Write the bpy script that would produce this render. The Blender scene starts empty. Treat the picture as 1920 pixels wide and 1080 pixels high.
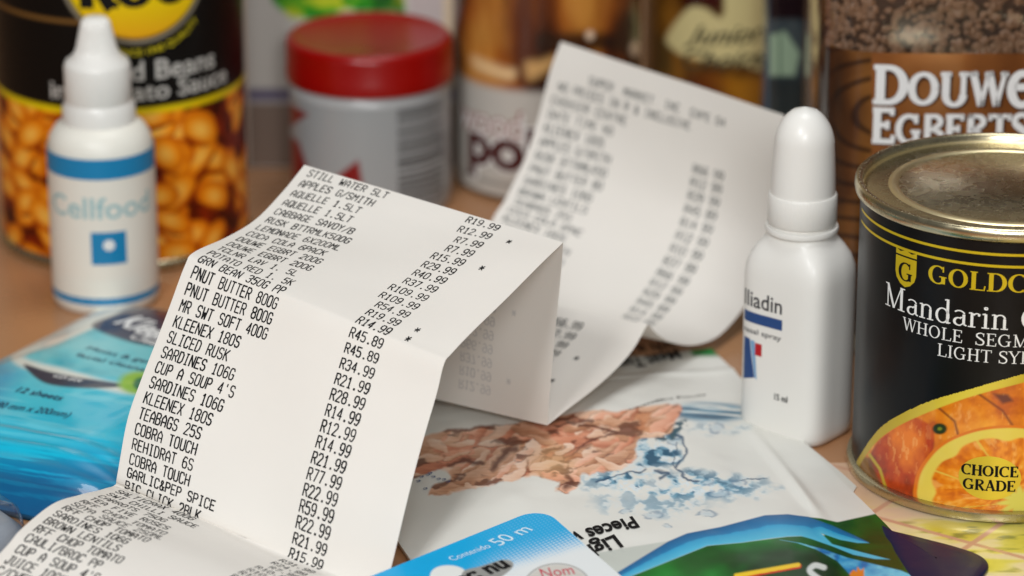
import bpy, math, random
import numpy as np
from mathutils import Vector, Matrix
random.seed(7); RNG = np.random.RandomState(11)
SC = bpy.context.scene; COL = SC.collection
MM = 0.001                                   # everything below is written in millimetres

# ------------------------------------------------------------------ camera
FPX, PITCH, CAMZ = 7068.0, math.radians(20.6), 394.0
cd = bpy.data.cameras.new('camera'); cam = bpy.data.objects.new('camera', cd); COL.objects.link(cam)
cam.location = (0, 0, CAMZ * MM); cam.rotation_euler = (math.pi / 2 - PITCH, 0, 0)
cd.sensor_width = 36.0; cd.lens = 36.0 * FPX / 1920.0
cd.clip_start = 0.02; cd.clip_end = 20
cd.dof.use_dof = True; cd.dof.focus_distance = 0.952; cd.dof.aperture_fstop = cd.lens / 14.0
cd.dof.aperture_blades = 0
SC.camera = cam
# ------------------------------------------------------------------ light: softbox at upper left, added camera-side and overhead fills, a dim room
W = bpy.data.worlds.new('World'); SC.world = W; W.use_nodes = True
bg = W.node_tree.nodes['Background']; bg.inputs[0].default_value = (0.97, 0.98, 1.0, 1); bg.inputs[1].default_value = 0.09
def area(name, loc, target, sx, sy, power, col):
    l = bpy.data.lights.new(name, 'AREA'); l.shape = 'RECTANGLE'; l.size = sx; l.size_y = sy; l.energy = power; l.color = col
    o = bpy.data.objects.new(name, l); COL.objects.link(o); o.location = loc
    o.rotation_euler = (Vector(target) - Vector(loc)).to_track_quat('-Z', 'Y').to_euler()
    return o
area('softbox_lamp', (-0.30, 0.14, 0.72), (0, 0.95, 0.03), 0.18, 0.18, 4.9, (0.985, 0.995, 1.0))
area('fill_lamp', (0.05, -0.02, 0.50), (0, 0.95, 0.03), 0.28, 0.18, 4.1, (0.985, 0.995, 1.0))
area('overhead_fill', (0.10, 1.00, 1.15), (0, 0.95, 0.0), 0.45, 0.45, 4.5, (0.985, 0.995, 1.0))  # unseen fill from above, added to brighten upward-facing surfaces
vs = SC.view_settings
vs.view_transform = 'Standard'; vs.look = 'None'; vs.exposure = 0.06; vs.gamma = 1.0; vs.use_curve_mapping = False
SC.cycles.use_denoising = True
SC.cycles.max_bounces = 10; SC.cycles.transmission_bounces = 8; SC.cycles.transparent_max_bounces = 12
SC.cycles.caustics_reflective = False; SC.cycles.caustics_refractive = False

# ------------------------------------------------------------------ maths helpers
CF = np.array([0, math.cos(PITCH), -math.sin(PITCH)]); CU = np.array([0, math.sin(PITCH), math.cos(PITCH)]); CX = np.array([1., 0, 0])
CP = np.array([0, 0, CAMZ])
def at(px, py, z=0.0):                       # photo pixel -> point of the plane at height z
    d = CF * FPX + CX * (px - 960) + CU * (540 - py)
    return CP + d * ((z - CAMZ) / d[2])
def proj(P):
    d = np.asarray(P, float) - CP; zz = d @ CF
    return 960 + FPX * (d @ CX) / zz, 540 - FPX * (d @ CU) / zz
def zat(py, D):                              # height seen at pixel row py at horizontal distance D
    return CAMZ - D * math.tan(PITCH + math.atan((py - 540) / FPX))
def xat(px, D, z=40):
    return (px - 960) / FPX * (D * CF[1] + (CAMZ - z) * -CF[2])
def lin(c):
    c = np.asarray(c, float) / 255.0
    return np.where(c <= 0.04045, c / 12.92, ((c + 0.055) / 1.055) ** 2.4)
def L(r, g, b, k=1.0):
    v = lin((r, g, b)) * k
    return (float(v[0]), float(v[1]), float(v[2]), 1.0)

# value noise on arrays
_perm = RNG.permutation(4096)
_val = RNG.rand(4096)
def vnoise(x, y, seed=0):
    x = np.asarray(x, float); y = np.asarray(y, float)
    xi = np.floor(x).astype(int); yi = np.floor(y).astype(int); fx = x - xi; fy = y - yi
    fx = fx * fx * (3 - 2 * fx); fy = fy * fy * (3 - 2 * fy)
    def h(a, b): return _val[(_perm[(a + seed * 131) & 4095] + b * 57 + seed * 17) & 4095]
    a = h(xi, yi); b = h(xi + 1, yi); c = h(xi, yi + 1); d = h(xi + 1, yi + 1)
    return (a * (1 - fx) + b * fx) * (1 - fy) + (c * (1 - fx) + d * fx) * fy
def fbm(x, y, o=4, seed=0):
    s = 0; a = .5; t = 0
    for i in range(o):
        s = s + a * vnoise(x * 2 ** i, y * 2 ** i, seed + i * 7); t += a; a *= .5
    return s / t
def sdf(poly, x, y):                         # signed distance to a polygon, negative inside
    poly = np.asarray(poly, float); n = len(poly); d = np.full(x.shape, 1e18); s = np.ones(x.shape)
    for i in range(n):
        ax, ay = poly[i]; bx, by = poly[i - 1]; ex, ey = bx - ax, by - ay; wx, wy = x - ax, y - ay
        t = np.clip((wx * ex + wy * ey) / (ex * ex + ey * ey + 1e-12), 0, 1)
        d = np.minimum(d, (wx - ex * t) ** 2 + (wy - ey * t) ** 2)
        c1 = y >= ay; c2 = y < by; c3 = ex * wy > ey * wx
        s = np.where((c1 & c2 & c3) | (~c1 & ~c2 & ~c3), -s, s)
    return s * np.sqrt(d)
def dseg(pts, x, y):                         # distance to an open polyline
    d = np.full(x.shape, 1e18)
    for (ax, ay), (bx, by) in zip(pts[:-1], pts[1:]):
        ex, ey = bx - ax, by - ay; wx, wy = x - ax, y - ay
        t = np.clip((wx * ex + wy * ey) / (ex * ex + ey * ey + 1e-12), 0, 1)
        d = np.minimum(d, (wx - ex * t) ** 2 + (wy - ey * t) ** 2)
    return np.sqrt(d)
def sm(v, a, b): t = np.clip((v - a) / (b - a), 0, 1); return t * t * (3 - 2 * t)
def inside(d, w=1.2): return np.clip(.5 - d / (2 * w), 0, 1)
def mixc(c, col, m):                         # paint colour col (linear rgb) over array c by mask m
    return c * (1 - m[:, None]) + np.asarray(col, float)[:3][None, :] * m[:, None] if np.ndim(col) == 1 else c * (1 - m[:, None]) + col * m[:, None]
def ramp(t, stops):
    xs = [s[0] for s in stops]; cs = np.array([lin(s[1]) for s in stops])
    return np.stack([np.interp(t, xs, cs[:, k]) for k in range(3)], -1)
def smooth_pts(pts, n=8, closed=False):      # Catmull-Rom through 2-D or 3-D points
    P = np.array(pts, float)
    if closed: P = np.vstack([P[-1], P, P[0], P[1]])
    else: P = np.vstack([2 * P[0] - P[1], P, 2 * P[-1] - P[-2]])
    out = []
    for i in range(1, len(P) - 2):
        a, b, c, d = P[i - 1], P[i], P[i + 1], P[i + 2]
        for k in range(n):
            t = k / n
            out.append(.5 * (2 * b + (c - a) * t + (2 * a - 5 * b + 4 * c - d) * t * t + (3 * b - 3 * c + d - a) * t ** 3))
    if not closed: out.append(P[-2])
    return np.array(out)

# ------------------------------------------------------------------ objects
def tag(o, label=None, cat=None, group=None, kind=None):
    for k, v in (('label', label), ('category', cat), ('group', group), ('kind', kind)):
        if v: o[k] = v
    return o
def empty(name, loc, label, cat, group=None):
    o = bpy.data.objects.new(name, None); COL.objects.link(o); o.location = [c * MM for c in loc]; o.empty_display_size = .02
    return tag(o, label, cat, group)
def mesh(name, V, F, mat, parent=None, smooth=True, col=None):
    V = np.asarray(V, float) * MM
    me = bpy.data.meshes.new(name); o = bpy.data.objects.new(name, me); COL.objects.link(o)
    if parent is not None:
        o.parent = parent; V = V - np.array(parent.location)[None, :] if parent.parent is None else V - np.array(parent.parent.location)[None, :] - np.array(parent.location)[None, :]
    me.from_pydata(V.tolist(), [], [tuple(int(i) for i in f) for f in F]); me.update()
    if col is not None:
        a = me.color_attributes.new('Col', 'FLOAT_COLOR', 'POINT')
        c = np.ones((len(V), 4)); c[:, :3] = col; a.data.foreach_set('color', c.ravel())
    if smooth: me.polygons.foreach_set('use_smooth', [True] * len(me.polygons))
    me.materials.append(mat); return o
def grid_faces(nu, nv, off=0, wrap=False):   # vertices indexed j*nu+i
    F = []
    for j in range(nv - 1):
        for i in range(nu if wrap else nu - 1):
            a = j * nu + i; b = j * nu + (i + 1) % nu
            F.append((off + a, off + b, off + b + nu, off + a + nu))
    return F
def lathe(name, prof, c, mat, parent=None, seg=72, smooth=True, caps=True, rib=0.):
    V = []; 
    for r0_, z in prof:
        for k in range(seg):
            r = r0_ - (rib if k % 3 == 0 else 0); t = 2 * math.pi * k / seg; V.append((c[0] + r * math.cos(t), c[1] + r * math.sin(t), z))
    F = grid_faces(seg, len(prof), wrap=True)
    if caps:
        F.append(tuple(reversed(range(seg)))); F.append(tuple(range((len(prof) - 1) * seg, len(prof) * seg)))
    o = mesh(name, V, F, mat, parent, smooth)
    if smooth: sharp(o)
    return o
def sharp(o, ang=50):
    me = o.data; me.update()
    import bmesh
    bm = bmesh.new(); bm.from_mesh(me)
    for e in bm.edges:
        if len(e.link_faces) == 2 and e.calc_face_angle(0) > math.radians(ang): e.smooth = False
    bm.to_mesh(me); bm.free()

# ------------------------------------------------------------------ materials
def mat(name, color=(.5, .5, .5, 1), rough=.5, metal=0., coat=0., spec=.5, trans=0., ior=1.45, vcol=False, noise=0., nscale=200., bump=0., bscale=300., aniso=0., alpha=1., sub=0., coat_rough=.08):
    m = bpy.data.materials.new(name); m.use_nodes = True; nt = m.node_tree; N = nt.nodes; b = N['Principled BSDF']
    b.inputs['Base Color'].default_value = color; b.inputs['Roughness'].default_value = rough; b.inputs['Metallic'].default_value = metal
    b.inputs['Coat Weight'].default_value = coat; b.inputs['Coat Roughness'].default_value = coat_rough
    b.inputs['Specular IOR Level'].default_value = spec; b.inputs['Transmission Weight'].default_value = trans; b.inputs['IOR'].default_value = ior
    b.inputs['Alpha'].default_value = alpha
    if sub: b.inputs['Subsurface Weight'].default_value = sub; b.inputs['Subsurface Radius'].default_value = (.004, .003, .002); b.inputs['Subsurface Scale'].default_value = 1.0
    tc = N.new('ShaderNodeTexCoord'); src = None
    if vcol:
        a = N.new('ShaderNodeAttribute'); a.attribute_name = 'Col'; src = a.outputs['Color']
        nt.links.new(src, b.inputs['Base Color'])
    if noise:
        n = N.new('ShaderNodeTexNoise'); n.inputs['Scale'].default_value = nscale; n.inputs['Detail'].default_value = 5
        nt.links.new(tc.outputs['Object'], n.inputs['Vector'])
        mr = N.new('ShaderNodeMapRange'); mr.inputs[3].default_value = 1 - noise; mr.inputs[4].default_value = 1 + noise * .4
        nt.links.new(n.outputs['Fac'], mr.inputs[0])
        mx = N.new('ShaderNodeMix'); mx.data_type = 'RGBA'; mx.blend_type = 'MULTIPLY'; mx.inputs[0].default_value = 1
        if src: nt.links.new(src, mx.inputs[6])
        else: mx.inputs[6].default_value = color
        nt.links.new(mr.outputs[0], mx.inputs[7]); nt.links.new(mx.outputs[2], b.inputs['Base Color'])
        mr2 = N.new('ShaderNodeMapRange'); mr2.inputs[3].default_value = max(0, rough - .08); mr2.inputs[4].default_value = min(1, rough + .1)
        nt.links.new(n.outputs['Fac'], mr2.inputs[0]); nt.links.new(mr2.outputs[0], b.inputs['Roughness'])
    if bump:
        n = N.new('ShaderNodeTexNoise'); n.inputs['Scale'].default_value = bscale; n.inputs['Detail'].default_value = 3
        nt.links.new(tc.outputs['Object'], n.inputs['Vector'])
        bp = N.new('ShaderNodeBump'); bp.inputs['Strength'].default_value = 1; bp.inputs['Distance'].default_value = bump * MM
        nt.links.new(n.outputs['Fac'], bp.inputs['Height']); nt.links.new(bp.outputs[0], b.inputs['Normal'])
    return m

def thin_glass(name, tint, rough=.03, refl=1.):  # clear pane: Fresnel reflection over straight-through transmission
    m = bpy.data.materials.new(name); m.use_nodes = True; nt = m.node_tree; N = nt.nodes; N.remove(N['Principled BSDF']); out = N['Material Output']
    t = N.new('ShaderNodeBsdfTransparent'); t.inputs[0].default_value = tint; g = N.new('ShaderNodeBsdfGlossy'); g.inputs['Roughness'].default_value = rough; g.inputs['Color'].default_value = (refl, refl, refl, 1)
    f = N.new('ShaderNodeFresnel'); geo = N.new('ShaderNodeNewGeometry'); mr = N.new('ShaderNodeMapRange'); mr.inputs[3].default_value = 1.5; mr.inputs[4].default_value = 1 / 1.5; nt.links.new(geo.outputs['Backfacing'], mr.inputs[0]); nt.links.new(mr.outputs[0], f.inputs[0]); mx = N.new('ShaderNodeMixShader'); nt.links.new(f.outputs[0], mx.inputs[0]); nt.links.new(t.outputs[0], mx.inputs[1]); nt.links.new(g.outputs[0], mx.inputs[2]); nt.links.new(mx.outputs[0], out.inputs[0]); return m
# ------------------------------------------------------------------ surfaces that print is laid on
class Wall:                                  # upright wall: closed contour (anticlockwise from above), a = mm along it, b = height
    def __init__(s, pts, c, front=0.0):      # front: a=0 sits at the point that looks at the camera most
        P = np.array(pts, float) + np.array(c)[None, :2]
        s.P = np.vstack([P, P[:1]]); d = np.linalg.norm(np.diff(s.P, axis=0), axis=1); s.s = np.concatenate([[0], np.cumsum(d)]); s.len = s.s[-1]
        T = np.roll(P, -1, 0) - np.roll(P, 1, 0); T /= np.linalg.norm(T, axis=1)[:, None]
        N = np.stack([T[:, 1], -T[:, 0]], -1); s.N = np.vstack([N, N[:1]])
        s.a0 = s.s[int(np.argmin(P[:, 1]))] + front
    def __call__(s, a, b, h=0.):
        a = (np.asarray(a, float) + s.a0) % s.len
        x = np.interp(a, s.s, s.P[:, 0]); y = np.interp(a, s.s, s.P[:, 1]); nx = np.interp(a, s.s, s.N[:, 0]); ny = np.interp(a, s.s, s.N[:, 1])
        return np.stack([x + nx * h, y + ny * h, np.asarray(b, float) + 0 * x], -1)
    def hit(s, px, py, amax=60):
        a = np.linspace(-min(amax, s.len / 2), min(amax, s.len / 2), 600)
        p = s(a, 0 * a); nn = np.interp((a + s.a0) % s.len, s.s, s.N[:, 1]); D = p[:, 1]
        xx = 960 + FPX * p[:, 0] / (D * CF[1] + (CAMZ - 50) * -CF[2])
        for _ in range(3):
            z = np.array([zat(py, d) for d in D]); xx = 960 + FPX * p[:, 0] / (D * CF[1] + (CAMZ - z) * -CF[2])
        e = np.abs(xx - px) + np.where(nn > -.02, 1e4, 0); k = int(np.argmin(e)); return a[k], z[k]
def circle(r, n=180): return [(r * math.cos(2 * math.pi * k / n), r * math.sin(2 * math.pi * k / n)) for k in range(n)]
def superell(w, d, e, rot=0, n=200):
    o = []
    for k in range(n):
        t = 2 * math.pi * k / n; c, s_ = math.cos(t), math.sin(t)
        x = w / 2 * math.copysign(abs(c) ** (2 / e), c); y = d / 2 * math.copysign(abs(s_) ** (2 / e), s_)
        o.append((x * math.cos(rot) - y * math.sin(rot), x * math.sin(rot) + y * math.cos(rot)))
    P = np.array(o); P2 = np.vstack([P, P[:1]]); d_ = np.concatenate([[0], np.cumsum(np.linalg.norm(np.diff(P2, axis=0), axis=1))])
    t = np.linspace(0, d_[-1], n + 1)[:-1]
    return np.stack([np.interp(t, d_, P2[:, 0]), np.interp(t, d_, P2[:, 1])], -1).tolist()
def sheet(name, S, a0, a1, b0, b1, na, nb, h, m, parent, colf=None):   # printed grid on a surface; colf(px,py,a,b)->linear rgb
    A, B = np.meshgrid(np.linspace(a0, a1, na), np.linspace(b0, b1, nb)); A = A.ravel(); B = B.ravel()
    V = S(A, B, h); c = None
    if colf: px, py = proj(V); c = colf(px, py, A, B)
    return mesh(name, V, grid_faces(na, nb), m, parent, True, c)
def split_tris(V, F, e):
    V = [tuple(v) for v in V]; out = []; stack = [tuple(f) for f in F]; cache = {}
    while stack:
        f = stack.pop(); best = 0; k = 0
        for i in range(3):
            p, q = V[f[i]], V[f[(i + 1) % 3]]; d = (p[0] - q[0]) ** 2 + (p[1] - q[1]) ** 2
            if d > best: best = d; k = i
        if best <= e * e: out.append(f); continue
        i, j, l = f[k], f[(k + 1) % 3], f[(k + 2) % 3]; key = (min(i, j), max(i, j))
        if key not in cache: V.append(((V[i][0] + V[j][0]) / 2, (V[i][1] + V[j][1]) / 2)); cache[key] = len(V) - 1
        mdl = cache[key]; stack += [(i, mdl, l), (mdl, j, l)]
    return V, out
_tc = {}
def text2d(body, bold=0.0, shear=0.0, spacing=1.0):      # built-in sans face -> triangles, cap height about 0.73
    key = (body, bold, shear, spacing)
    if key in _tc: return _tc[key]
    c = bpy.data.curves.new('t', 'FONT'); c.body = body; c.size = 1; c.offset = bold; c.shear = shear; c.space_character = spacing; c.resolution_u = 4
    o = bpy.data.objects.new('t', c); COL.objects.link(o); bpy.context.view_layer.update()
    me = o.to_mesh(); me.calc_loop_triangles()
    V = [(v.co.x, v.co.y) for v in me.vertices]; F = [tuple(t.vertices) for t in me.loop_triangles]
    o.to_mesh_clear(); bpy.data.objects.remove(o); bpy.data.curves.remove(c)
    V = np.array(V); V[:, 0] -= V[:, 0].min(); _tc[key] = (V, F); return _tc[key]
def decal(name, V2, F, S, h, m, parent, e=1.5):
    V2, F = split_tris(V2, F, e); V2 = np.array(V2)
    return mesh(name, S(V2[:, 0], V2[:, 1], h), F, m, parent, False)
def place(V, x, y, w=None, hgt=None, rot=0, capb=.73, aspect=1.0, arch=None):
    V = np.array(V, float); s = (w / (V[:, 0].max()) if w else hgt / capb); V = V * s
    if w and hgt: V[:, 1] *= hgt / capb / s
    V[:, 0] *= aspect
    if arch: V[:, 1] += arch(V[:, 0])
    c, s_ = math.cos(rot), math.sin(rot)
    return np.stack([x + V[:, 0] * c - V[:, 1] * s_, y + V[:, 0] * s_ + V[:, 1] * c], -1)
def poly2d(pts):                             # filled polygon -> triangles
    from mathutils.geometry import tessellate_polygon
    P = [Vector((p[0], p[1], 0)) for p in pts]
    return [(p[0], p[1]) for p in pts], [tuple(t) for t in tessellate_polygon([P])]

# ------------------------------------------------------------------ stroke letters (thermal printer)
SF = {
'A': [[(0,0),(0,4),(2,6),(4,4),(4,0)],[(0,2.2),(4,2.2)]],
'B': [[(0,0),(0,6),(2.8,6),(3.8,5.3),(3.8,4),(2.8,3.2),(0,3.2)],[(2.8,3.2),(4,2.3),(4,.9),(2.9,0),(0,0)]],
'C': [[(4,4.8),(3.2,6),(.9,6),(0,5),(0,1),(.9,0),(3.2,0),(4,1.2)]],
'D': [[(0,0),(0,6),(2.6,6),(4,4.6),(4,1.4),(2.6,0),(0,0)]],
'E': [[(4,6),(0,6),(0,0),(4,0)],[(0,3.1),(3.2,3.1)]],
'F': [[(4,6),(0,6),(0,0)],[(0,3.1),(3.2,3.1)]],
'G': [[(4,4.8),(3.2,6),(.9,6),(0,5),(0,1),(.9,0),(3.2,0),(4,1),(4,2.8),(2.2,2.8)]],
'H': [[(0,0),(0,6)],[(4,0),(4,6)],[(0,3.1),(4,3.1)]],
'I': [[(.8,6),(3.2,6)],[(2,6),(2,0)],[(.8,0),(3.2,0)]],
'J': [[(1.5,6),(4,6)],[(3,6),(3,1),(2.2,0),(.9,0),(0,1),(0,1.8)]],
'K': [[(0,0),(0,6)],[(4,6),(0,2.6)],[(1.2,3.6),(4,0)]],
'L': [[(0,6),(0,0),(4,0)]],
'M': [[(0,0),(0,6),(2,3.2),(4,6),(4,0)]],
'N': [[(0,0),(0,6),(4,0),(4,6)]],
'O': [[(.9,6),(0,5),(0,1),(.9,0),(3.1,0),(4,1),(4,5),(3.1,6),(.9,6)]],
'P': [[(0,0),(0,6),(3,6),(4,5),(4,3.8),(3,2.9),(0,2.9)]],
'Q': [[(.9,6),(0,5),(0,1),(.9,0),(3.1,0),(4,1),(4,5),(3.1,6),(.9,6)],[(2.4,1.8),(4.1,-.4)]],
'R': [[(0,0),(0,6),(3,6),(4,5),(4,3.9),(3,3),(0,3)],[(2,3),(4,0)]],
'S': [[(4,5),(3.1,6),(.9,6),(0,5.1),(0,4),(.9,3.2),(3.1,2.9),(4,2),(4,1),(3.1,0),(.9,0),(0,1)]],
'T': [[(0,6),(4,6)],[(2,6),(2,0)]],
'U': [[(0,6),(0,1),(.9,0),(3.1,0),(4,1),(4,6)]],
'V': [[(0,6),(2,0),(4,6)]],
'W': [[(0,6),(.7,0),(2,3.4),(3.3,0),(4,6)]],
'X': [[(0,0),(4,6)],[(0,6),(4,0)]],
'Y': [[(0,6),(2,3),(4,6)],[(2,3),(2,0)]],
'Z': [[(0,6),(4,6),(0,0),(4,0)]],
'0': [[(1,6),(0,5),(0,1),(1,0),(3,0),(4,1),(4,5),(3,6),(1,6)]],
'1': [[(.8,4.8),(2.2,6),(2.2,0)],[(.9,0),(3.4,0)]],
'2': [[(0,4.9),(.9,6),(3.1,6),(4,5),(4,4),(0,.2),(0,0),(4,0)]],
'3': [[(0,5.2),(.9,6),(3.1,6),(4,5.1),(4,4),(3,3.1),(1.4,3.1)],[(3,3.1),(4,2.2),(4,1),(3.1,0),(.9,0),(0,.9)]],
'4': [[(3,0),(3,6),(0,1.8),(4,1.8)]],
'5': [[(4,6),(.3,6),(0,3.4),(2.8,3.6),(4,2.7),(4,1),(3,0),(.9,0),(0,.8)]],
'6': [[(3.7,5.4),(2.9,6),(1.4,6),(0,4),(0,1),(.9,0),(3.1,0),(4,1),(4,2.4),(3.1,3.4),(.9,3.4),(0,2.6)]],
'7': [[(0,6),(4,6),(1.6,0)]],
'8': [[(1,3.2),(.1,4),(.1,5.2),(1,6),(3,6),(3.9,5.2),(3.9,4),(3,3.2),(1,3.2),(0,2.2),(0,.9),(1,0),(3,0),(4,.9),(4,2.2),(3,3.2)]],
'9': [[(.3,.6),(1.1,0),(2.6,0),(4,2),(4,5),(3.1,6),(.9,6),(0,5),(0,3.6),(.9,2.6),(3.1,2.6),(4,3.4)]],
'.': [[(1.7,0),(2.3,0),(2.3,.5),(1.7,.5),(1.7,0)]],
'/': [[(0,-.3),(4,6.3)]],
"'": [[(2,6),(2,4.6)]],
'%': [[(0,0),(4,6)],[(.2,5),(1.2,5.9)],[(2.8,.2),(3.8,1)]],
'*': [[(0,3),(4,3)],[(.7,1.2),(3.3,4.8)],[(.7,4.8),(3.3,1.2)]],
'&': [[(4,0),(.7,4.3),(.7,5.3),(1.6,6),(2.5,5.3),(2.5,4.4),(0,2),(0,.9),(.9,0),(2.2,0),(4,2.4)]],
}
def ribbon(pts, w, V, F, ext=.5):            # polyline -> quads of width w with little square joints
    for p, q in zip(pts[:-1], pts[1:]):
        dx, dy = q[0] - p[0], q[1] - p[1]; l = math.hypot(dx, dy)
        if l < 1e-9: continue
        dx, dy = dx / l * w / 2, dy / l * w / 2; e = ext * 1.
        b = len(V)
        V += [(p[0] - dx * e - dy, p[1] - dy * e + dx), (p[0] - dx * e + dy, p[1] - dy * e - dx), (q[0] + dx * e + dy, q[1] + dy * e - dx), (q[0] + dx * e - dy, q[1] + dy * e + dx)]
        F += [(b, b + 1, b + 2), (b, b + 2, b + 3)]
def stroke_text(s, x, y, adv, gw, gh, w, V, F, up=-1, mirror=False):   # glyphs in a plane with x right; up = sign of the "up" axis
    for ch in s:
        for st in SF.get(ch, []):
            jit = random.uniform(-.02, .02)
            pts = [(x + gx / 4 * gw + jit, y + up * (gy / 6 * gh)) for gx, gy in st]
            ribbon(pts, w * random.uniform(.9, 1.12), V, F)
        x += adv

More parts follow.
